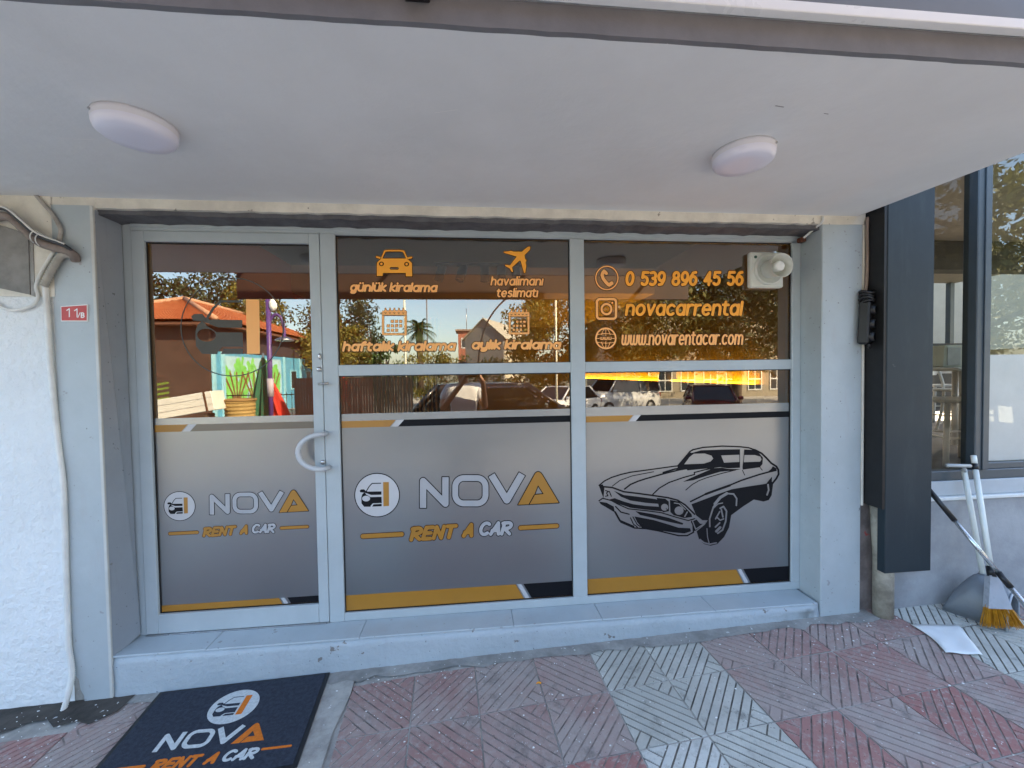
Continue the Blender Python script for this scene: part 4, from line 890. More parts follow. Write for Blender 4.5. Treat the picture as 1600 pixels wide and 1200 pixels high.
def fan(bm, a, wa, b, wb, th):
    Q = []
    for c, w2, t2 in ((a, wa, th), (b, wb, th*1.1)):
        Q.append([bm.verts.new(c+side*sx*w2+sd_*sy*t2) for sx, sy in ((-1, -1), (1, -1), (1, 1), (-1, 1))])
    bm.faces.new(Q[0][::-1]); bm.faces.new(Q[1])
    for k in range(4): bm.faces.new((Q[0][k], Q[0][(k+1) % 4], Q[1][(k+1) % 4], Q[1][k]))
fan(bm, b1+ax*.01, .018, hd+ax*.03, .05, .017); from_bm('head', bm, mat('broom_head', (.42, .45, .5), .3, .1), br)
bm = bmesh.new()
for k in range(240):
    s0 = random.uniform(-1, 1); t0 = random.uniform(-1, 1); a = hd+ax*.01+side*s0*.045+sd_*t0*.015; e_ = hd+ax*random.uniform(.10, .125)+side*(s0*.085+random.uniform(-.008, .008))+sd_*(t0*.024)
    tube(bm, [a, a.lerp(e_, .5)+sd_*.002, e_], [.0016, .0015, .0012], 3, False)
bo = from_bm('bristles', bm, mat('amber_bristle', (.62, .30, .02), .5, .15, 40, c2=(.40, .17, .01)), br); bo['kind'] = 'stuff'
dp = empty('dustpan', (2.60, -.3, .19), 'grey long handled dustpan standing on the tiles below the neighbouring window', 'dustpan')
zl = lambda x: gz(x)+.004
Lb, Lf, Rb, Rf = Vector((2.60, -.20, 0)), Vector((2.70, -.41, 0)), Vector((2.83, -.16, 0)), Vector((2.89, -.33, 0))
bm = bmesh.new(); rows = []; ns_, na = 12, 16
for i in range(ns_+1):
    s = i/ns_; l, r_ = Lb.lerp(Lf, s), Rb.lerp(Rf, s); h_ = .24*(math.sin(min(1, .12+s*1.6)*math.pi/2)**.7)*(1-.28*max(0, s-.35)/.65)
    if i == 0: h_ = .05
    rows.append([bm.verts.new(l.lerp(r_, .5-.5*math.cos(math.pi*k/na))*1.0+Vector((0, 0, zl(2.6)+h_*math.sin(math.pi*k/na)**.75))) for k in range(na+1)])
for a, b in zip(rows, rows[1:]):
    for k in range(na): bm.faces.new((a[k], a[k+1], b[k+1], b[k]))
bm.faces.new([rows[0][k] for k in range(na+1)])
o = from_bm('hood', bm, GP, dp, True); md = o.modifiers.new('thick', 'SOLIDIFY'); md.thickness = .004
bm = bmesh.new(); prism(bm, [(Lb.x, Lb.y), (Lf.x, Lf.y), (Rf.x, Rf.y), (Rb.x, Rb.y)], 'z', zl(2.6)-.003, zl(2.6)+.002); from_bm('floor_plate', bm, GP, dp)
lip = [v for v in []]
pipe('lip', [Lf.lerp(Rf, .5-.5*math.cos(math.pi*k/20))+Vector((0, 0, zl(2.6)+.24*.72*math.sin(math.pi*k/20)**.75)) for k in range(21)], .005, mat('pan_edge', (.4, .44, .48), .4), dp, 6)
d0, d1 = at(1506, 733, -.165), at(1537, 905, -.27)
pipe('handle', [d0, d1], .0125, WH, dp, 12); pipe('socket', [d0.lerp(d1, .95), d1+(d1-d0)*.06], .02, GP, dp, 12)
pipe('crossbar', [at(1479, 727, -.2), at(1516, 728, -.2)], .0095, mat('grey_bar', (.42, .45, .46), .35), dp, 10); pipe('stem', [at(1506, 727, -.19), d0.lerp(d1, .03)], .009, mat('grey_bar2', (.42, .45, .46), .35), dp, 10)
mp_ = empty('telescopic_pole', (2.9, -.5, .2), 'black and silver telescopic pole leaning across the dustpan', 'pole')
m0, m1 = at(1447, 760, -.17), at(1602, 945, -.50); md_ = m1-m0
for a, b, r_, mt_, nm in ((0, .32, .013, M['blackpl'], 'grip'), (.32, .75, .0105, SV, 'tube'), (.75, .87, .014, M['blackpl'], 'clamp'), (.87, 1.55, .012, SV, 'tube')): pipe(nm, [m0+md_*a, m0+md_*b], r_, mt_, mp_, 12)
bm = bmesh.new(); C4 = [Vector(p) for p in ((2.295, -.291), (2.522, -.335), (2.375, -.540), (2.232, -.500))]
g_ = 10; vs = [[None]*(g_+1) for _ in range(g_+1)]
for i in range(g_+1):
    for j in range(g_+1):
        p = C4[0].lerp(C4[1], i/g_).lerp(C4[3].lerp(C4[2], i/g_), j/g_); bend = .02*math.sin(math.pi*j/g_)*(1-i/g_)
        vs[j][i] = bm.verts.new((p.x+bend, p.y, gz(p.x)+.009+.006*math.sin(i*.9)*math.sin(j*.7)**2+random.uniform(0, .001)))
for j in range(g_):
    for i in range(g_): bm.faces.new((vs[j][i], vs[j][i+1], vs[j+1][i+1], vs[j+1][i]))
o = from_bm('paper_sheet', bm, mat('white_paper', (.78, .8, .79), .6, .02), None, True); md = o.modifiers.new('thick', 'SOLIDIFY'); md.thickness = .0006
tag(o, 'sheet of white paper lying on the tiles by the drain pipe', 'paper')
bm = bmesh.new(); pz = Vector((.268, -.375)); pr_ = [(0, 0), (.012, .004), (.02, -.003), (.026, .004), (.017, .012), (.006, .01)]
prism(bm, [(pz.x+a, pz.y+b) for a, b in pr_], 'z', gz(.27)+.001, gz(.27)+.003); tag(from_bm('orange_scrap', bm, M['orange2']), 'tiny orange scrap lying on a red tile before the step', 'litter')

# ------------------------------------------------------------------ door mat
dm = empty('door_mat', (-1.1, -.4, gz(-1.1)), 'navy blue door mat with white and orange shop name before the door', 'door mat')
MC = [Vector(p) for p in ((-1.505, -.153), (-.728, -.150), (-.682, -.640), (-1.452, -.690))]
M['mat'] = mat('navy_carpet', (.012, .018, .034), .95, .25, 60, 1.0, 320, c2=(.03, .04, .062))
def tz(x, h): return gz(x)+h
def slab(nm, P, z0, z1, mt):
    bm = bmesh.new(); A = [bm.verts.new((p.x, p.y, tz(p.x, z0))) for p in P]; Bq = [bm.verts.new((p.x, p.y, tz(p.x, z1))) for p in P]; bm.faces.new(Bq); bm.faces.new(A[::-1])
    for k in range(len(P)): bm.faces.new((A[k], A[(k+1) % len(P)], Bq[(k+1) % len(P)], Bq[k]))
    return from_bm(nm, bm, mt, dm)
slab('rubber_border', MC, .002, .009, M['blackpl']); cc = sum(MC, Vector((0, 0)))/4
carpet = slab('carpet', [cc+(p-cc)*.955 for p in MC], .0075, .0115, M['mat'])
mw = mat('mat_white_pile', (.66, .70, .70), .95, .12, 90, .8, 300); mo = mat('mat_orange_pile', (.80, .20, .01), .95, .1, 90, .8, 300)
def ground_at(u, v):
    d = _F + _R*((u-800)/FPX) - _U*((v-600)/FPX); t = (.1+.0115-CAM.z)/(d.z-.033*d.x); p = CAM+d*t; return Vector((p.x, p.y))
Ou, Ov = Vector((.999, -.015)).normalized(), Vector((-.085, .996)).normalized()
lc = ground_at(365.4, 1103.5); nl, nr = ground_at(236, 1177), ground_at(413, 1155.5)
nx0 = min(p[0] for p in PR['nova'][0]); ax1 = max(p[0] for p in PR['a'][0]); nz0 = min(p[1] for p in PR['nova'][0])
ks = (nr-nl).length/(ax1-nx0)
def mfn(ox, oy, s, cx, cy, h): return lambda x, z: ((Vector((ox, oy))+Ou*((x-cx)*s)+Ov*((z-cy)*s*.92))).to_tuple()[:2]
def mstamp(nm, key, f, mt, h):
    V, Fc = PR[key]; out = []
    for p in V:
        q = f(*p); out.append((q[0], q[1], tz(q[0], h)))
    return from_py(nm, out, Fc, mt, carpet)
fl = mfn(lc.x, lc.y, ks*1.62, 0, 0, 0); fn = mfn(nl.x, nl.y, ks, nx0, nz0, 0)
mstamp('logo_disc', 'disc', fl, mw, .0122); mstamp('logo_car', 'car', fl, M['mat'], .0126); mstamp('logo_bar', 'bar', fl, mo, .0126)
mstamp('lettering', 'nova', fn, mw, .0122); mstamp('lettering', 'a', fn, mo, .0122)
cr = ground_at(399, 1186); cx1 = max(p[0] for p in PR['cart'][0]); cz0 = min(p[1] for p in PR['cart'][0]); ft = mfn(cr.x, cr.y, ks*1.24, cx1, cz0, 0)
for k_2, mt_ in (('rent', mo), ('cart', mw), ('bar_l', mo)): mstamp('lettering', k_2, ft, mt_, .0122)
bx0 = min(p[0] for p in PR['bar_r'][0]); bz0 = min(p[1] for p in PR['bar_r'][0]); cb_ = ground_at(407, 1173); mstamp('lettering', 'bar_r', mfn(cb_.x, cb_.y, ks*.92, bx0, bz0, 0), mo, .0122)

# ------------------------------------------------------------------ siren on the glass, little things at the top corner
si = empty('alarm_siren', (1.68, -.01, 2.02), 'white alarm siren horn on a square plate at the top right of the window', 'siren')
SW = mat('siren_plastic', (.66, .68, .62), .4, .06, 9, specks=(.2, .25, .22), speck_scale=40, speck_thr=.72)
box('plate', (1.582, -.022, 2.018), (1.786, .012, 2.220), SW, si, .008)
Ms = Matrix.Translation((1.690, -.022, 2.118)) @ Matrix.Rotation(R(90), 4, 'X')
bm = bmesh.new(); lathe(bm, [(.088, 0), (.088, .012), (.083, .016), (.078, .017), (.075, .006), (0, .006)], 40, Ms); from_bm('rim', bm, SW, si, True)
Mh = Matrix.Translation((1.690, -.026, 2.118)) @ Matrix.Rotation(R(90), 4, 'X')
bm = bmesh.new(); lathe(bm, [(.05, 0), (.05, .03), (.052, .06), (.058, .085), (.064, .097), (.066, .1), (.062, .097), (.053, .07), (.045, .03), (0, .02)], 40, Mh); from_bm('horn', bm, SW, si, True)
bm = bmesh.new(); lathe(bm, [(.022, .02), (.028, .07), (.028, .085), (.02, .09), (0, .091)], 28, Mh); from_bm('horn_core', bm, M['white'], si, True)
bm = bmesh.new(); lathe(bm, [(.008, 0), (.008, .004), (0, .004)], 16, Matrix.Translation((1.612, -.022, 2.190)) @ Matrix.Rotation(R(90), 4, 'X')); from_bm('cap', bm, mat('green_cap', (.06, .14, .1), .5), si)
box('cable_duct', (1.787, -.004, 2.172), (1.855, .012, 2.196), M['white'], si, .003)
tag(pipe('cable_stub', [(1.905, YW-.006, 2.375), (1.900, YW-.008, 2.345), (1.888, -.09, 2.312), (1.875, -.06, 2.29)], .006, M['conduit'], None, 8, 5), 'short pale cable end hanging at the top right corner of the window recess', 'cable')
bm = bmesh.new(); bbox(bm, (1.862, -.06, 2.270), (1.895, -.02, 2.298), .006); tag(from_bm('rusty_bracket', bm, mat('rust', (.16, .06, .03), .9, .3, 40, .6, 80)), 'small rusty bracket in the top right corner of the window recess', 'bracket')
bm = bmesh.new(); prism(bm, [(-1.74, 2.385), (-1.70, 2.385), (-1.705, 2.35), (-1.712, 2.325), (-1.718, 2.35), (-1.735, 2.352)], 'y', YW-.004, YW+.004); from_bm('paint_drip', bm, M['cream'], shop)

# ------------------------------------------------------------------ things inside the shop
tl = empty('track_light', (.1, 1.75, 2.6), 'black ceiling track with five spotlights inside the shop', 'light')
a_, b_ = at(680, 411, 1.75), at(812, 411, 1.75)
box('rail', (a_.x, 1.73, 2.598), (b_.x, 1.77, 2.619), M['blackpl'], tl, .002)
for u, tilt, tw in ((688, 18, 10), (721, 14, -20), (757, 0, 0), (783, -2, 0), (806, -10, 30)):
    x = at(u, 411, 1.75).x; sp = Matrix.Translation((x, 1.75, 2.52)) @ Matrix.Rotation(R(tw), 4, 'X') @ Matrix.Rotation(R(tilt), 4, 'Y')
    bm = bmesh.new(); lathe(bm, [(0, .07), (.042, .07), (.042, -.08), (.036, -.082), (.033, -.06), (0, -.055)], 24, sp); h_ = from_bm('spotlight', bm, M['blackpl'], tl, True)
    bm = bmesh.new(); lathe(bm, [(0, -.0555), (.031, -.0605)], 20, sp); from_bm('lens', bm, mat('spot_lens', (.6, .58, .52), .25) if u == 688 else bpy.data.materials['spot_lens'], h_)
    bm = bmesh.new(); bbox(bm, (x-.045, 1.735, 2.588), (x+.045, 1.765, 2.5985)); tube(bm, [(x, 1.75, 2.588), (x, 1.75, 2.55)], .009, 8); from_bm('bracket', bm, M['blackpl'], h_)
tvp = at(1140, 452, 1.85); tv = empty('wall_screen', (tvp.x, 1.85, tvp.z-.14), 'dark glossy screen hanging high inside behind the phone number', 'screen')
box('case', (tvp.x-.14, 1.84, tvp.z-.15), (tvp.x+.16, 1.88, tvp.z+.12), M['blackpl'], tv, .004); box('display', (tvp.x-.13, 1.836, tvp.z-.14), (tvp.x+.15, 1.8395, tvp.z+.11), mat('screen_black', (.004, .004, .005), .08), tv, 0)
cp = at(1049, 580, 1.5); ch = empty('desk_chair', (cp.x, 1.55, .236), 'dark round backed desk chair seen through the right window', 'chair')
bm = bmesh.new(); bmesh.ops.create_uvsphere(bm, u_segments=24, v_segments=14, radius=1, matrix=Matrix.Translation((cp.x, 1.5, 1.48)) @ Matrix.Diagonal((.125, .05, .16, 1))); from_bm('headrest', bm, M['blackpl'], ch, True)
box('backrest', (cp.x-.24, 1.5, .72), (cp.x+.24, 1.57, 1.34), M['blackpl'], ch, .03); box('seat', (cp.x-.25, 1.55, .64), (cp.x+.25, 2.05, .72), M['blackpl'], ch, .03)
pipe('column', [(cp.x, 1.8, .3), (cp.x, 1.8, .64)], .03, M['blackpl'], ch)
for k in range(5): pipe('foot', [(cp.x, 1.8, .32), (cp.x+.3*math.cos(k*1.257), 1.8+.3*math.sin(k*1.257), .265)], .02, M['blackpl'], ch)
bn_ = at(641, 870, .10); bi = empty('waste_bin', (bn_.x, .17, .247), 'dark cylindrical bin showing faintly behind the frosted middle pane', 'bin')
bm = bmesh.new(); lathe(bm, [(0, 0), (.115, 0), (.125, .02), (.135, .46), (.128, .46), (.12, .03), (0, .03)], 32, Matrix.Translation((bn_.x, .18, .247))); from_bm('shell', bm, mat('bin_dark', (.02, .03, .03), .5), bi, True)
box('label', (bn_.x-.07, .041, .52), (bn_.x-.015, .044, .66), M['sign_white'], bi, 0)

# ------------------------------------------------------------------ across the street (mirrored in the glass)
def road_z(y): return -.08+(ZO-.12+.08)*min(1, max(0, (-5.55-y)/5.95)) if y > -11.5 else ZO
def leaf_mat(name, c, c2, tr=.25):
    m, t, b, o = nodes(name); g = N(t, 'NewGeometry'); n = noise(t, 1.3, 3, .6)
    ca = mixrgb(t, ramp(t, n, .35, .65), c, c2); ca = mixrgb(t, ramp(t, g.outputs['Random Per Island'], .3, 1.0), ca, tuple(x*1.7 for x in c))
    t.links.new(ca, b.inputs['Base Color']); b.inputs['Roughness'].default_value = .6
    tl_ = N(t, 'BsdfTranslucent'); t.links.new(ca, tl_.inputs[0]); mx = N(t, 'MixShader'); mx.inputs[0].default_value = tr
    t.links.new(b.outputs[0], mx.inputs[1]); t.links.new(tl_.outputs[0], mx.inputs[2]); t.links.new(mx.outputs[0], o.inputs[0]); return m
BARK = mat('bark', (.12, .085, .06), .9, .25, 9, .8, 30)
LEAF = {'olive': leaf_mat('olive_leaf', (.12, .11, .025), (.07, .075, .018)), 'green': leaf_mat('green_leaf', (.06, .10, .02), (.035, .065, .014)), 'dark': leaf_mat('pine_leaf', (.045, .055, .02), (.022, .032, .012)), 'gold': leaf_mat('golden_leaf', (.15, .13, .02), (.085, .095, .02))}
def leaves(name, blobs, n, size, lm, parent):
    """leaf blades spread through uneven clumps; blobs: (centre, radii)"""
    per = max(1, n//len(blobs)); V = []; Fc = []
    for c, r in blobs:
        m = per; d = rng.normal(size=(m, 3)); d /= np.linalg.norm(d, axis=1)[:, None]; rad = rng.random(m)**.45
        P = np.array(c)+d*rad[:, None]*np.array(r)
        for k in range(m):
            s = size*rng.uniform(.5, 1.3); a = rng.normal(size=3); a /= np.linalg.norm(a); b = np.cross(a, rng.normal(size=3)); b /= np.linalg.norm(b)+1e-9
            q = len(V); p = P[k]; V += [p-a*s, p+b*s*.45, p+a*s, p-b*s*.45]; Fc.append((q, q+1, q+2, q+3))
    return from_py(name, V, Fc, lm, parent)
def tree(x, y, z0, h, rx, rz, label, kind='green', n=5200, size=.13, nb=34, group='trees across the street', name='tree', low=.3, seed=0):
    r0 = random.Random(seed+int(x*13)+int(y*7)); o = empty(name, (x, y, z0), label, 'tree', group)
    bm = bmesh.new(); top = h*.72; pts = [(x+r0.uniform(-.1, .1)*k, y+r0.uniform(-.1, .1)*k, z0+top*k/5) for k in range(6)]; tube(bm, pts, [h*.028*(1-.14*k) for k in range(6)], 9)
    for k in range(7):
        b = Vector(pts[2+k % 4]); a = r0.uniform(0, 6.283); l = rx*r0.uniform(.5, .85)
        tube(bm, [b, b+Vector((math.cos(a)*l*.5, math.sin(a)*l*.5, l*.35)), b+Vector((math.cos(a)*l, math.sin(a)*l, l*.55))], [h*.012, h*.009, h*.004], 6)
    from_bm('trunk', bm, BARK, o, True)
    blobs = []
    zc = z0+h-rz
    for k in range(nb):
        while True:
            q = Vector((r0.uniform(-1, 1), r0.uniform(-1, 1), r0.uniform(-1, 1)))
            if .25 < q.length < 1: break
        s = r0.uniform(.20, .42); blobs.append(((x+q.x*rx*.85, y+q.y*rx*.85, max(zc+q.z*rz*.85, z0+h*low)), (rx*s, rx*s, rz*s*.75)))
    leaves('crown', blobs, n, size, LEAF[kind], o); return o
tree(-6.6, -18.5, ZO, 5.3, 1.75, 2.1, 'golden green bushy tree mirrored at the left of the middle window', 'gold', 5200, .10, 40, low=.22)
tree(-4.75, -19.5, ZO, 4.2, 1.1, 1.4, 'small dark green tree beside the palm', 'green', 2600, .10, 22, low=.25)
tree(4.6, -20, ZO, 7.6, 2.9, 3.4, 'broad olive green tree mirrored behind the monthly rental calendar', 'olive', 14000, .12, 60, low=.18)
tree(8.6, -17.5, ZO, 8.6, 3.1, 3.9, 'tall olive green tree mirrored behind the shop handle lettering', 'olive', 14000, .13, 60, low=.26)
tree(13.2, -17, ZO, 9.6, 3.4, 4.4, 'tall dark pine like tree mirrored below the siren', 'dark', 14000, .13, 60, low=.28)
tree(18.5, -19, ZO, 9.5, 3.6, 4.2, 'dark tree right of the siren tree, seen in the neighbouring glass', 'dark', 6000, .15, 46, low=.26)
tree(25, -17, ZO, 9.0, 3.8, 4.0, 'pale green tree filling the neighbouring window reflection', 'olive', 6000, .15, 46, low=.2)
tree(-18.5, -31, ZO, 11.5, 4.0, 4.5, 'tall pine standing behind the tiled roof at the left', 'dark', 6500, .17, 46, low=.45)
tree(-12.0, -36, ZO, 11.5, 4.0, 4.8, 'tall dark tree behind the middle of the tiled roof', 'dark', 6500, .17, 46, low=.4)
tree(-10.2, -27.5, ZO, 7.2, 1.9, 2.9, 'golden green tree at the right end of the tiled roof', 'gold', 4200, .13, 34, low=.3)
def hedge(x, y, rx, h, label, kind):
    o = empty('shrub', (x, y, ZO), label, 'shrub', 'shrubs across the street'); r0 = random.Random(int(x*31))
    bm = bmesh.new()
    for k in range(5): tube(bm, [(x+r0.uniform(-.3, .3), y, ZO), (x+r0.uniform(-rx, rx)*.6, y+r0.uniform(-.4, .4), ZO+h*.7)], [.04, .015], 6)
    from_bm('stems', bm, BARK, o)
    leaves('foliage', [((x+r0.uniform(-rx, rx), y+r0.uniform(-.7, .7), ZO+h*r0.uniform(.15, .85)), (.55, .5, .45)) for k in range(26)], 3200, .10, LEAF[kind], o)
tree(-15.2, -27, ZO, 9.2, 2.6, 3.0, 'bushy pine just behind the left end of the tiled roof', 'gold', 5200, .14, 36, low=.45)
tree(14.2, -9.0, road_z(-9.0), 8.2, 3.6, 3.0, 'broad tree added far to the right of the shop to shade the parked cars', 'olive', 9000, .13, 60, low=.38)  # added to shade the van and maroon car, also mirrored in the neighbouring glass
tree(-20.5, -27, ZO, 9.5, 3.0, 3.4, 'dark pine at the far left behind the tiled roof', 'dark', 5200, .15, 40, low=.4)
hedge(-2.4, -24, 1.4, 4.0, 'golden shrub mirrored under the palm', 'gold'); hedge(.6, -24.5, 1.5, 3.7, 'green shrub mirrored before the gabled house', 'green'); hedge(-5.4, -25, 1.5, 3.3, 'low dark green shrub mirrored left of the palm', 'green')
hedge(3.4, -26, 1.3, 3.2, 'pale shrub mirrored right of the gabled house', 'olive')
# palm
pm = empty('palm_tree', (-5.35, -40, ZO), 'palm tree with ragged fronds mirrored in the middle window', 'tree')
pipe('trunk', [(-5.35, -40, ZO), (-5.3, -40, 3), (-5.35, -40, 6.2)], [.36, .3, .38], BARK, pm, 12)
LF = leaf_mat('palm_leaf', (.05, .075, .02), (.03, .05, .015), .2)
for k in range(26):
    a = k*2.4; el = R(75-120*(k/26)); L_ = random.uniform(1.7, 2.3); bm = bmesh.new(); c = Vector((-5.35, -40, 6.2)); P = []
    for s in range(9):
        t = s/8; P.append(c+Vector((math.cos(a)*math.cos(el)*L_*t, math.sin(a)*math.cos(el)*L_*t, math.sin(el)*L_*t-.9*t*t)))
    for s in range(8):
        d = (P[s+1]-P[s]).normalized(); sd2 = d.cross(Vector((0, 0, 1))).normalized()
        for sg in (-1, 1):
            for e_ in (0, .5):
                b = P[s].lerp(P[s+1], e_); w2 = .55*math.sin(math.pi*(.15+.8*(s+e_)/8)); tip = b+sd2*sg*w2+d*.35-Vector((0, 0, .22))
                q = [bm.verts.new(b), bm.verts.new(b+d*.13), bm.verts.new(tip)]; bm.faces.new(q)
    from_bm('frond', bm, LF, pm, recalc=False)
# long low building with tiled hip roof and painted walls
M['rooftile'] = None
m, t, b, o_ = nodes('clay_roof_tiles'); M['rooftile'] = m
tc = N(t, 'TexCoord'); wv = N(t, 'TexWave'); wv.wave_type = 'BANDS'; wv.bands_direction = 'Y'; wv.inputs['Scale'].default_value = 1.1; wv.inputs['Distortion'].default_value = .6; t.links.new(tc.outputs['Object'], wv.inputs['Vector'])
ca = mixrgb(t, ramp(t, noise(t, 3.5, 5, .7), .3, .7), (.46, .155, .055), (.33, .085, .03)); ca = mixrgb(t, ramp(t, noise(t, 9, 3, .6), .6, .75), ca, (.6, .38, .25)); t.links.new(ca, b.inputs['Base Color']); b.inputs['Roughness'].default_value = .8
kg = empty('tiled_roof_building', (-11.8, -17.3, ZO), 'low building with orange tiled roof and painted tree mural mirrored in the door', 'building')
kx, ky0, ky1, kxl, ez = -11.75, -17.3, -30.5, -17.45, 4.05
BR = mat('brown_wall_shade_tone', (.075, .045, .032), .85, .15, 2); BLU = mat('blue_wall', (.10, .38, .56), .7, .08, 3); DKB = mat('eave_shade_tone', (.05, .04, .045), .8)
box('wall', (kxl, ky1, ZO), (kx-.02, ky0, ez-.1), BR, kg, 0)  # brown made dark to stand in for shade on the end wall
box('eave_shade_band', (kx-.019, ky1, ez-1.25), (kx+.03, ky0-.2, ez-.15), DKB, kg, 0)  # dark band painting the shade under the eave
box('mural_wall', (kx-.018, ky1+.05, ZO), (kx+.0, ky0-.3, ez-1.27), BLU, kg, 0)
ov = .7; Z1 = ez; apx = (kx+kxl)/2; rzh = ez+1.5
rv = [(kxl-ov, ky1-ov, Z1), (kx+ov, ky1-ov, Z1), (kx+ov, ky0+ov, Z1), (kxl-ov, ky0+ov, Z1), (apx, ky1+2.85, rzh), (apx, ky0-2.85, rzh)]
# corrugated tile courses as real relief
bm = bmesh.new()
def roof_face(P0, P1, Q1, Q0, nu, nv):
    P0, P1, Q1, Q0 = [Vector(p) for p in (P0, P1, Q1, Q0)]; nrm = (P1-P0).cross(Q0-P0).normalized(); nrm = nrm if nrm.z > 0 else -nrm; g = []
    for j in range(nv*2+1):
        jj = (j+1)//2/nv if j else 0; off = .05 if j % 2 else 0.0
        g.append([bm.verts.new(P0.lerp(P1, i/nu).lerp(Q0.lerp(Q1, i/nu), min(1, jj if j % 2 == 0 else (j//2)/nv+.999/nv))+nrm*(.045*abs(math.sin(i*math.pi/2))+off*0+(.05*(1-(j % 2))))) for i in range(nu+1)])
    for a, c in zip(g, g[1:]):
        for i in range(nu): bm.faces.new((a[i], a[i+1], c[i+1], c[i]))
roof_face(rv[2], rv[1], rv[4], rv[5], 90, 16); roof_face(rv[3], rv[2], rv[5], rv[5], 90, 16); roof_face(rv[0], rv[3], rv[5], rv[4], 20, 4); roof_face(rv[1], rv[0], rv[4], rv[4], 20, 4)
rf_ = from_bm('roof', bm, M['rooftile'], kg, recalc=False)
bm = bmesh.new(); prism(bm, [(kxl-ov+.1, ky1-ov+.1), (kx+ov-.1, ky1-ov+.1), (kx+ov-.1, ky0+ov-.1), (kxl-ov+.1, ky0+ov-.1)], 'z', ez-.16, ez-.04); from_bm('eave', bm, mat('eave_wood', (.16, .07, .04), .8), rf_)
for a_2, b_2 in ((rv[5], rv[2]), (rv[5], rv[3]), (rv[4], rv[5])): pipe('ridge', [Vector(a_2)+Vector((0, 0, .09)), Vector(b_2)+Vector((0, 0, .09))], .11, mat('ridge_tile', (.55, .30, .18), .8, .1, 6), rf_, 8)
# mural: pale panel, foliage, trunks painted on the wall facing +x, and one on the end wall with its painted shade
def on_side(off): return lambda u, v: (kx+off*.001, ky0-u, ZO+v)
PAL = mat('mural_pale', (.42, .66, .72), .8, .1, 2); MG = mat('mural_green', (.13, .50, .07), .8, .15, 3, c2=(.25, .62, .16)); MT = mat('mural_trunk', (.20, .07, .025), .8, .1)
S = [('p', [(.9, .3), (6.8, .3), (6.8, 3.1), (.9, 3.1)])]; print_on('mural_ground', art(S, .2), on_side(6), PAL, kg)
r0 = random.Random(4); S = [('c', [(x0, z0), (x0+r0.uniform(-.35, .35), z0+r0.uniform(.3, .7))], r0.uniform(.07, .16)) for x0, z0 in [(r0.uniform(1.1, 6.4), r0.uniform(.6, 2.4)) for k in range(150)]]
print_on('mural_foliage', art(S, .04), on_side(10), MG, kg)
S = []
for x0 in (2.0, 3.6, 5.4):
    for k in range(5): S.append(('c', [(x0, .3), (x0+(k-2)*.18, 1.2), (x0+(k-2)*.55, 2.3)], .06))
print_on('mural_trunks', art(S, .04), on_side(14), MT, kg)
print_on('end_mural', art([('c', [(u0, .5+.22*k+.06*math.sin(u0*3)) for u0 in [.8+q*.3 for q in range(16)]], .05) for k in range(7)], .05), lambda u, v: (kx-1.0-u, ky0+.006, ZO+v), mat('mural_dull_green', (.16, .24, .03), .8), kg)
for k, yy in enumerate((.05, .75, 7.0, 9.4, 12.2)): box('post', (kx, ky0-yy-.22, ZO), (kx+.09, ky0-yy, ez-1.26), mat('pale_blue_post', (.3, .62, .72), .6) if k == 0 else bpy.data.materials['pale_blue_post'], kg, .01)
for yy in (8.0, 10.4): wp = box('window', (kx, ky0-yy-.9, ZO+1.2), (kx+.05, ky0-yy, ZO+2.5), bpy.data.materials['pale_blue_post'], kg, .01); box('glazing', (kx+.051, ky0-yy-.8, ZO+1.3), (kx+.06, ky0-yy-.1, ZO+2.4), mat('far_glass', (.03, .04, .05), .1) if yy < 9 else bpy.data.materials['far_glass'], wp, 0)
# gabled house, brick block, far house with windows
GW = mat('grey_cladding', (.22, .22, .21), .8, .08, 2)
def gable(x, y, w_, d_, eave, ridge, rz, label, wallm, roofm, name='house'):
    o = empty(name, (x, y, ZO), label, 'building', None, rz); bm = bmesh.new(); prism(bm, [(-w_/2, 0), (w_/2, 0), (w_/2, eave), (0, ridge), (-w_/2, eave)], 'y', -d_, 0); from_bm('wall', bm, wallm, o, False, True)
    for s in (-1, 1):
        bm = bmesh.new(); n_ = 14; ex = s*(w_/2+.25)
        for k in range(n_):
            y0, y1 = -d_-.2+(d_+.4)*k/n_, -d_-.2+(d_+.4)*(k+1)/n_-.03; zz = eave-(ridge-eave)*.25/(w_/2)
            q = [(0, y0, ridge+.06), (ex, y0, zz+.06), (ex, y1, zz+.06), (0, y1, ridge+.06)]; A = [bm.verts.new(p) for p in q]; Bq = [bm.verts.new((p[0], p[1], p[2]+.06)) for p in q]
            bm.faces.new(Bq); bm.faces.new(A[::-1])
            for e_ in range(4): bm.faces.new((A[e_], A[(e_+1) % 4], Bq[(e_+1) % 4], Bq[e_]))
        from_bm('roof', bm, roofm, o, False, True)
    return o
gb = gable(.95, -30, 3.3, 7, 4.9, 6.35, R(26), 'grey gabled house with pale metal roof mirrored in the middle window', GW, mat('pale_metal_roof', (.5, .46, .36), .5, .08, 4))
for k in range(6): box('wall_board', (1.651, -6.5, .6+k*.55), (1.68, -.2, .6+k*.55+.45), mat('cream_board', (.6, .55, .42), .7) if k == 0 else bpy.data.materials['cream_board'], gb, 0, True)
bb = empty('brick_block', (-.2, -46, ZO), 'small red brick block mirrored beside the gabled house', 'building'); BK = mat('red_brick', (.38, .14, .09), .85, .15, 4)
box('wall', (-1.6, -49, ZO), (1.6, -46, 6.6), BK, bb, 0); box('roof', (-1.9, -49.3, 6.61), (1.9, -45.7, 6.8), mat('brick_roof', (.3, .2, .15), .8), bb, 0); pipe('mast', [(-.6, -47, 6.8), (-.6, -47, 9.4)], .04, M['steel'], bb, 6)
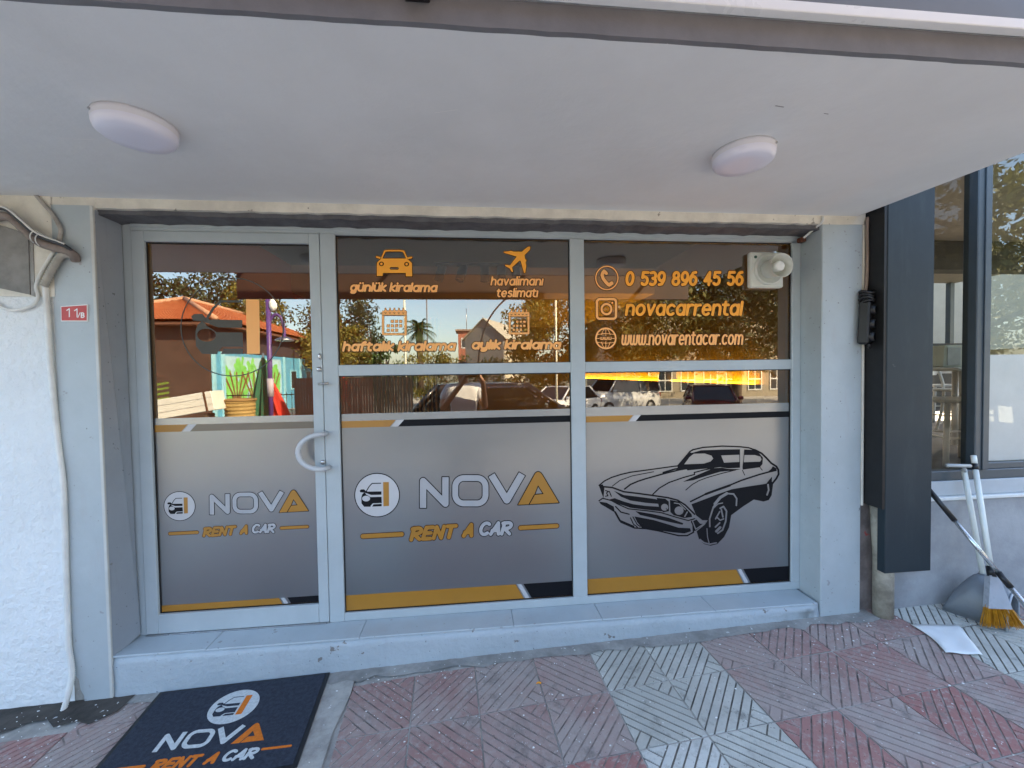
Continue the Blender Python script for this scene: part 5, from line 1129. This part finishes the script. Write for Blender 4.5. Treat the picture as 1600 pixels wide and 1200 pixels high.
for x0 in (-.9, .5): wn = box('window', (x0-.35, -46.0, 4.6), (x0+.35, -45.96, 5.8), M['white'], bb, 0); box('pane', (x0-.28, -45.955, 4.7), (x0+.28, -45.95, 5.7), bpy.data.materials['far_glass'], wn, 0)
fh = empty('far_house', (20, -27, ZO), 'pale house with rows of tall windows mirrored behind the parked cars', 'building'); CR = mat('cream_render', (.30, .26, .19), .8, .06, 2)
box('wall', (11, -36, ZO), (34, -27, 6.0), CR, fh, 0); box('roof', (10.6, -36.4, 6.01), (34.4, -26.6, 6.3), mat('flat_roof', (.35, .3, .27), .8), fh, 0)
for k in range(12):
    x0 = 12+k*1.8; wn = box('window', (x0, -27.0, .0), (x0+1.15, -26.95, 1.7), M['white'], fh, 0)
    for e_ in (0, 1):
        for r_ in (0, 1): box('pane', (x0+.08+e_*.53, -26.945, .08+r_*.82), (x0+.54+e_*.53, -26.94, .8+r_*.82), bpy.data.materials['far_glass'], wn, 0)
# iron railing before the painted building, closed parasols, lamp post, basket, box, poles
PU = mat('purple_paint', (.10, .05, .22), .4, .1, 8); k16 = 1.6
lp = empty('purple_lamp_post', (-6.7, -12, ZO), 'purple lamp post with hooked arm mirrored in the door', 'lamp post')
pipe('post', [(-6.72, -12, ZO), (-6.70, -12, 4.15)], .075, PU, lp, 14); pipe('arm', [(-6.70, -12, 3.0), (-6.68, -12, 3.35), (-6.5, -12, 3.62), (-6.3, -12, 3.5), (-6.22, -12, 3.1), (-6.22, -12, 2.85)], .045, PU, lp, 10, 6)
bm = bmesh.new(); lathe(bm, [(.02, .12), (.10, .1), (.30, .0), (.29, -.03), (0, -.02)], 20, Matrix.Translation((-6.22, -12, 2.78))); from_bm('shade', bm, M['steel'], lp, True)
bm = bmesh.new(); bmesh.ops.create_uvsphere(bm, u_segments=14, v_segments=10, radius=.16, matrix=Matrix.Translation((-6.55, -12, 3.95)) @ Matrix.Diagonal((.8, .8, 1.3, 1))); from_bm('lantern', bm, M['sign_white'], lp, True)
pipe('collar', [(-6.71, -12, .9), (-6.71, -12, 1.5)], .10, mat('grey_collar', (.5, .45, .5), .6), lp, 12)
def parasol(x, y, h, tilt, c, label):
    o = empty('closed_parasol', (x, y, ZO), label, 'parasol', 'closed parasols'); ms = mat('parasol_'+label[:5], c, .85, .1, 4)
    Mx = Matrix.Translation((x, y, ZO)) @ Matrix.Rotation(R(tilt), 4, 'Y'); bm = bmesh.new(); tube(bm, [Mx @ Vector((0, 0, 0)), Mx @ Vector((0, 0, h+.12))], .03, 8); from_bm('pole', bm, M['white'], o)
    bm = bmesh.new(); n_ = 16; rg = []
    for r_, z in ((.36, .55), (.33, 1.0), (.24, h*.62), (.10, h*.92), (.03, h)): rg.append([bm.verts.new(Mx @ Vector(((r_*(1 if k % 2 else .55))*math.cos(6.283*k/n_), (r_*(1 if k % 2 else .55))*math.sin(6.283*k/n_), z))) for k in range(n_)])
    for a, c2 in zip(rg, rg[1:]):
        for k in range(n_): bm.faces.new((a[k], a[(k+1) % n_], c2[(k+1) % n_], c2[k]))
    from_bm('cloth', bm, ms, o)
parasol(-7.2, -12.3, 2.75, 3, (.02, .13, .07), 'green closed parasol mirrored behind the purple lamp post'); parasol(-6.55, -12.6, 2.6, -16, (.60, .05, .03), 'red closed parasol leaning beside the purple lamp post'); parasol(-7.5, -22, 3.3, 0, (.65, .03, .02), 'small red parasol mirrored at the left edge of the middle window')
bx_ = empty('white_trough', (-8.6, -10.6, ZO), 'long white panel box propped at a slant mirrored above the door film', 'box')
Mx = Matrix.Translation((-8.45, -10.6, .75)) @ Matrix.Rotation(R(-9), 4, 'Y'); Wt = mat('white_board', (.75, .74, .66), .6, .04, 3)
box('board', (-.95, -.3, -.28), (.95, .3, .28), Wt, bx_, .01, M=Mx)
for k in range(2): box('edge_strip', (-.94, .301, -.1+k*.2), (.94, .306, -.09+k*.2), M['steel'], bx_, 0, M=Mx)
box('tape', (.72, .302, -.28), (.78, .308, .28), mat('brown_tape', (.12, .06, .03), .5), bx_, 0, M=Mx)
for x in (-9.1, -7.8): box('trestle', (x-.05, -10.8, ZO+.0), (x+.05, -10.4, .5), BARK, bx_, .01)
wb = empty('wicker_basket', (-7.3, -11.2, ZO), 'tall wicker basket mirrored beside the white box', 'basket'); bm = bmesh.new()
prof = []; 
for k in range(24): prof.append((.36+.05*k/24+(.02 if k % 2 else 0), 1.35*k/24))
lathe(bm, prof, 22, Matrix.Translation((-7.25, -11.2, ZO))); from_bm('weave', bm, mat('wicker', (.40, .27, .09), .8, .15, 20), wb)
bm = bmesh.new(); tube(bm, [(-7.25+.43*math.cos(a), -11.2+.43*math.sin(a), ZO+1.35) for a in [6.283*k/20 for k in range(21)]], .04, 8); from_bm('rim', bm, mat('wicker_rim', (.3, .18, .06), .8), wb, True)
fe = empty('iron_railing', (-7, -14.5, ZO), 'black iron railing mirrored before the blue wall', 'railing')
for z in (.25, .75, 1.35): pipe('rail', [(-9.5, -14.5, ZO+z), (-4.2, -14.5, ZO+z)], .02, M['blackpl'], fe, 6)
for k in range(27): pipe('baluster', [(-9.5+k*.2, -14.5, ZO), (-9.5+k*.2, -14.5, ZO+1.45)], .012, M['blackpl'], fe, 6)
sf = empty('slat_fence', (-4.0, -11.9, ZO), 'dark brown vertical slat fence mirrored below the weekly rental lettering', 'fence')
SL = mat('dark_slat', (.014, .009, .007), .7, .15, 6)
for k in range(44): box('slat', (-5.9+k*.088, -11.92, ZO), (-5.9+k*.088+.074, -11.89, 1.5), SL, sf, 0)
for z in (.0, 1.2): box('fence_rail', (-5.95, -11.96, z), (-2.0, -11.921, z+.06), SL, sf, 0)
YP = mat('pale_pole', (.72, .70, .55), .5, .05, 5)
def pole(x, y, h, r_, label, mt=YP):
    o = empty('street_pole', (x, y, ZO if y < -11 else road_z(y)), label, 'pole', 'poles across the street'); z0 = o.location.z
    pipe('shaft', [(x, y, z0), (x, y, h)], r_, mt, o, 10); pipe('foot', [(x, y, z0), (x, y, z0+.25)], r_*1.8, mt, o, 10); return o
pole(-2.28, -12, 4.3, .035, 'thin pale pole mirrored through the weekly rental lettering'); pole(2.98, -12, 4.25, .035, 'thin pale pole mirrored right of the monthly rental calendar')
DP = mat('grey_post', (.16, .16, .17), .5); pole(-9.5, -24, 8.5, .07, 'grey pole rising behind the golden tree', DP); pole(-5.6, -50, 13.5, .08, 'distant grey pole rising behind the palm', DP)
ap = empty('arched_lamp_post', (.25, -12, ZO), 'black arched lamp post mirrored before the gabled house', 'lamp post')
pipe('arch', [(.18, -12, ZO), (.20, -12, 1.5), (.26, -12, 2.4), (.5, -12, 3.25), (.98, -12, 3.95), (1.7, -12, 4.5), (2.2, -12, 4.6)], .03, M['blackpl'], ap, 8, 6); box('lamp_head', (2.0, -12.12, 4.5), (2.5, -11.88, 4.57), M['blackpl'], ap, .02)

# ------------------------------------------------------------------ cars
GLC = mat('car_glass', (.012, .015, .018), .06, .02); RUB = mat('tyre_rubber', (.015, .015, .015), .8); RIM = mat('alloy_rim', (.45, .46, .47), .3, .05, metal=.8); LR_ = mat('tail_lens', (.35, .01, .01), .2); LH = mat('head_lens', (.7, .72, .75), .12)
def make_car(name, x, y, z, rz, L, W_, H, belt, hood, cab, paint, label, glass=GLC):
    """front is +x; cab = x of windscreen foot, windscreen top, rear window top, rear window foot"""
    o = empty(name, (x, y, z), label, 'car', 'parked cars', rz); hw = W_/2; wf, wt, rt_, rf2 = cab; bm = bmesh.new(); st = []
    def topz(px):
        if px > wf: return hood-.16*((px-wf)/(L/2-wf))**2.2
        if px < rf2: return belt-.05*((rf2-px)/max(.05, rf2+L/2))
        return hood+(belt-hood)*min(1, (wf-px)/.5)
    for k in range(25):
        px = -L/2+L*k/24; e = abs(2*px/L); wd = hw*(1-.16*e**6); zt = topz(px)-(.1*max(0, e-.94)/.06); zb = .22+.10*max(0, e-.85)/.15
        for wx in (L*.315, -L*.305):
            pass
        st.append([bm.verts.new((px, sy*wd*f, zz)) for sy, f, zz in ((-1, .86, zb), (-1, .985, zb+.14), (-1, 1.0, (zb+zt)/2+.04), (-1, .965, zt-.05), (-1, .86, zt), (1, .86, zt), (1, .965, zt-.05), (1, 1.0, (zb+zt)/2+.04), (1, .985, zb+.14), (1, .86, zb))])
    for a, c in zip(st, st[1:]):
        for q in range(10): bm.faces.new((a[q], a[(q+1) % 10], c[(q+1) % 10], c[q]))
    bm.faces.new(st[0]); bm.faces.new(st[-1][::-1]); from_bm('body', bm, paint, o, True, True)
    tw = hw*.74; bw = hw*.90; zr = H-.03
    def q4(nm, P, mt):
        return from_py(nm, P, [tuple(range(len(P)))], mt, o, False, True)
    e = .012
    q4('windscreen', [(wf, -bw+.05, hood-.03), (wf, bw-.05, hood-.03), (wt, tw-.03, zr), (wt, -tw+.03, zr)], glass); q4('rear_window', [(rf2, bw-.05, belt-.03), (rf2, -bw+.05, belt-.03), (rt_, -tw+.03, zr), (rt_, tw-.03, zr)], glass)
    mid = (wt+rt_)/2-.05
    for s in (-1, 1):
        q4('side_window', [(wf-.12, s*bw, belt-.03), (mid+.03, s*bw, belt-.03), (mid+.03, s*tw, zr), (wt-.04, s*tw, zr)], glass); q4('side_window', [(mid-.03, s*bw, belt-.03), (rf2+.15, s*bw, belt-.03), (rt_+.06, s*tw, zr), (mid-.03, s*tw, zr)], glass)
        for a, c in (((wf+.03, s*bw, hood-.03), (wt, s*tw, zr)), ((mid, s*(bw+.004), belt-.03), (mid, s*(tw+.004), zr)), ((rf2+.03, s*bw, belt-.03), (rt_, s*tw, zr))): pipe('pillar', [a, c], .04, paint, o, 6, 0, True)
        box('mirror', (wf-.25, s*(hw-.02)-.06, belt-.0), (wf-.12, s*(hw+.10)+.06 if s > 0 else s*(hw-.02), belt+.13), paint, o, .03, True) if s > 0 else box('mirror', (wf-.25, -hw-.16, belt), (wf-.12, -hw+.02, belt+.13), paint, o, .03, True)
        box('door_handle', (mid-.25, s*hw*1.0-.012, belt-.14), (mid-.08, s*hw*1.0+.012, belt-.11), M['steel'], o, .004, True)
        box('headlight', (L/2-.30, s*hw*.66-.16, hood-.32), (L/2-.035, s*hw*.66+.16, hood-.19), LH, o, .03, True); box('tail_light', (-L/2-.012, s*hw*.72-.13, belt-.30), (-L/2+.12, s*hw*.72+.13, belt-.10), LR_, o, .02, True)
        for wx in (L*.315, -L*.305):
            bm = bmesh.new(); lathe(bm, [(.20, -.1), (.30, -.1), (.325, -.07), (.325, .07), (.30, .1), (.20, .1)], 28, Matrix.Translation((wx, s*(hw-.09), .325)) @ Matrix.Rotation(R(90), 4, 'X')); wh = from_bm('wheel', bm, RUB, o, True, True)
            bm = bmesh.new(); lathe(bm, [(0, -.04), (.06, -.05), (.19, -.04), (.205, -.095), (.205, .095), (.19, .04), (.06, .05), (0, .04)], 20, Matrix.Translation((wx, s*(hw-.085), .325)) @ Matrix.Rotation(R(90), 4, 'X')); from_bm('rim', bm, RIM, wh, True, True)
    bm = bmesh.new(); g = [[bm.verts.new((rt_-.03+(wt-rt_+.06)*i/6, tw*1.03*(j/4-1), zr+.005+.035*(1-(j/4-1)**2)*(1-.5*(i/3-1)**2))) for i in range(7)] for j in range(9)]
    for a, c in zip(g, g[1:]):
        for i in range(6): bm.faces.new((a[i], a[i+1], c[i+1], c[i]))
    r_ = from_bm('roof', bm, paint, o, True, True); md = r_.modifiers.new('thick', 'SOLIDIFY'); md.thickness = .03
    box('bumper', (L/2-.10, -hw*.8, .26), (L/2+.03, hw*.8, .44), paint, o, .03, True); box('bumper', (-L/2-.03, -hw*.8, .28), (-L/2+.10, hw*.8, .48), paint, o, .03, True)
    box('number_plate', (-L/2-.036, -.26, .62), (-L/2-.012, .26, .73), M['sign_white'], o, .003, True); box('grille', (L/2-.06, -.4, .48), (L/2+.015, .4, .62), M['blackpl'], o, .01, True)
    return o
def carpaint(n, c): return mat(n, c, .22, .03, 3, coat=.8)
CG = glass_mat('pale_car_glass', (.22, .23, .22), 1.8)
make_car('parked_car', .55, -6.7, road_z(-6.7), 0, 4.5, 1.8, 1.55, .95, .97, (1.35, .55, -1.25, -1.85), carpaint('black_car_paint', (.008, .009, .011)), 'black car parked at the kerb mirrored behind the photographer', CG)
make_car('parked_van', 7.3, -17.6, ZO, R(158), 4.3, 1.8, 1.82, 1.08, 1.12, (1.25, .65, -2.0, -2.1), carpaint('white_van_paint', (.5, .51, .52)), 'white van mirrored under the web address')
make_car('parked_car', 9.6, -13.4, ZO, R(112), 4.3, 1.75, 1.46, .92, .93, (.95, .25, -1.2, -1.8), carpaint('maroon_paint', (.11, .008, .012)), 'maroon car with its tail lights mirrored at the lower right window')
make_car('parked_car', 3.9, -15.4, ZO, R(140), 4.3, 1.75, 1.46, .92, .93, (.95, .25, -1.2, -1.8), carpaint('white_car_paint', (.7, .71, .72)), 'white car mirrored between the black car and the van')

# ------------------------------------------------------------------ the photographer, mirrored in the middle window
def skin_mesh(name, verts, edges, rad, mt, parent, sub=2, root=0):
    me = bpy.data.meshes.new(name); me.from_pydata(verts, edges, []); o = link(name, me, mt, parent)
    md = o.modifiers.new('skin', 'SKIN'); md.use_smooth_shade = True; sv = me.skin_vertices[0].data
    for i, r in enumerate(rad): sv[i].radius = (r, r) if not isinstance(r, tuple) else r
    for i in range(len(verts)): sv[i].use_root = i == root
    s = o.modifiers.new('sub', 'SUBSURF'); s.levels = sub; s.render_levels = sub; return o
px, py, pz = -.11, -2.62, .09
pe = empty('person', (px, py, pz), 'person in white t-shirt holding up a phone, mirrored in the middle window', 'person')
SK = mat('skin', (.42, .24, .16), .5, .05, 8); SH = mat('white_tshirt', (.72, .74, .78), .85, .06, 9, .6, 30); TR = mat('dark_trousers', (.03, .035, .05), .85, .1, 8); HR = mat('dark_hair', (.015, .011, .009), .6)
J = []; E_ = []; Rd = []
def jv(p, r, par=None):
    J.append((px+p[0], py+p[1], pz+p[2])); Rd.append(r); i = len(J)-1
    if par is not None: E_.append((par, i))
    return i
pel = jv((0, 0, .84), (.145, .10)); ab = jv((0, 0, 1.0), (.135, .095), pel); chs = jv((0, .0, 1.18), (.15, .10), ab); nk0 = jv((0, 0, 1.31), .075, chs); nk = jv((0, .015, 1.37), .052, nk0); h1_ = jv((0, .03, 1.43), .075, nk); h2_ = jv((0, .03, 1.50), .088, h1_); h3_ = jv((0, .02, 1.565), .065, h2_)
for s in (-1, 1):
    hp_ = jv((s*.09, 0, .78), .088, pel); kn = jv((s*.10, .02, .44), .058, hp_); an = jv((s*.11, -.01, .08), .042, kn); jv((s*.12, .14, .035), .034, an)
    sh = jv((s*.18, 0, 1.28), .058, chs); el = jv((s*.25, .10, 1.06), .045, sh); wr = jv((s*.115+.11, .31, 1.36), .028, el)
    pal = jv((s*.085+.11, .345, 1.42), .03, wr)
    for q, (dz, l) in enumerate(((.045, .8), (.03, 1.0), (.015, .95), (.0, .75))):
        f1 = jv((s*.085+.11-s*.012, .362, 1.43+dz), .0095, pal); f2 = jv((s*.06+.11, .378, 1.44+dz*1.05), .0085, f1); jv((s*(.06-.028*l)+.11, .37, 1.442+dz*1.05), .0075, f2)
    t1 = jv((s*.07+.11, .335, 1.42), .0105, pal); jv((s*.05+.11, .335, 1.45), .009, t1)
skin_mesh('body', J, E_, Rd, SK, pe, 2)
V = [(px, py, pz+.82), (px, py, pz+1.0), (px, py, pz+1.18), (px, py+.005, pz+1.31)]; Ed = [(0, 1), (1, 2), (2, 3)]; Rs = [(.165, .125), (.155, .115), (.17, .125), .085]
for s in (-1, 1):
    b = len(V); V += [(px+s*.18, py, pz+1.28), (px+s*.225, py+.06, pz+1.14)]; Ed += [(2, b), (b, b+1)]; Rs += [.078, .072]
skin_mesh('t_shirt', V, Ed, Rs, SH, pe, 2)
V = [(px, py, pz+.84)]; Ed = []; Rs = [(.155, .112)]
for s in (-1, 1):
    b = len(V); V += [(px+s*.09, py, pz+.76), (px+s*.10, py+.02, pz+.44), (px+s*.11, py-.01, pz+.1)]; Ed += [(0, b), (b, b+1), (b+1, b+2)]; Rs += [.102, .078, .066]
skin_mesh('trousers', V, Ed, Rs, TR, pe, 2)
for s in (-1, 1):
    bm = bmesh.new(); bmesh.ops.create_uvsphere(bm, u_segments=16, v_segments=10, radius=1, matrix=Matrix.Translation((px+s*.12, py+.06, pz+.04)) @ Matrix.Diagonal((.05, .14, .045, 1))); from_bm('shoe', bm, M['sign_white'], pe, True)
    bm = bmesh.new(); bmesh.ops.create_uvsphere(bm, u_segments=10, v_segments=8, radius=.011, matrix=Matrix.Translation((px+s*.03, py+.103, pz+1.50))); from_bm('eye', bm, M['sign_white'], pe, True)
    bm = bmesh.new(); bmesh.ops.create_uvsphere(bm, u_segments=10, v_segments=8, radius=1, matrix=Matrix.Translation((px+s*.083, py+.02, pz+1.49)) @ Matrix.Diagonal((.012, .022, .032, 1))); from_bm('ear', bm, SK, pe, True)
bm = bmesh.new(); bmesh.ops.create_cone(bm, segments=10, radius1=.016, radius2=.006, depth=.05, matrix=Matrix.Translation((px, py+.118, pz+1.475)) @ Matrix.Rotation(R(-20), 4, 'X')); from_bm('nose', bm, SK, pe, True)
box('mouth', (px-.025, py+.098, pz+1.437), (px+.025, py+.106, pz+1.446), mat('lips', (.32, .12, .1), .5), pe, .003)
bm = bmesh.new(); bmesh.ops.create_icosphere(bm, subdivisions=3, radius=1, matrix=Matrix.Translation((px, py+.005, pz+1.535)) @ Matrix.Diagonal((.093, .105, .075, 1)))
for v in bm.verts: v.co += v.normal*random.uniform(-.004, .006)
from_bm('hair', bm, HR, pe, True)
ph = empty('phone', (0, -2.25, 1.47), 'dark phone held up by the person mirrored in the window', 'phone')
box('case', (-.078, -2.247, 1.512), (.078, -2.238, 1.586), M['blackpl'], ph, .004); 
bm = bmesh.new(); lathe(bm, [(0, .003), (.008, .003), (.009, 0)], 16, Matrix.Translation((0, -2.238, 1.55)) @ Matrix.Rotation(R(-90), 4, 'X')); from_bm('lens', bm, GLC, ph, True)
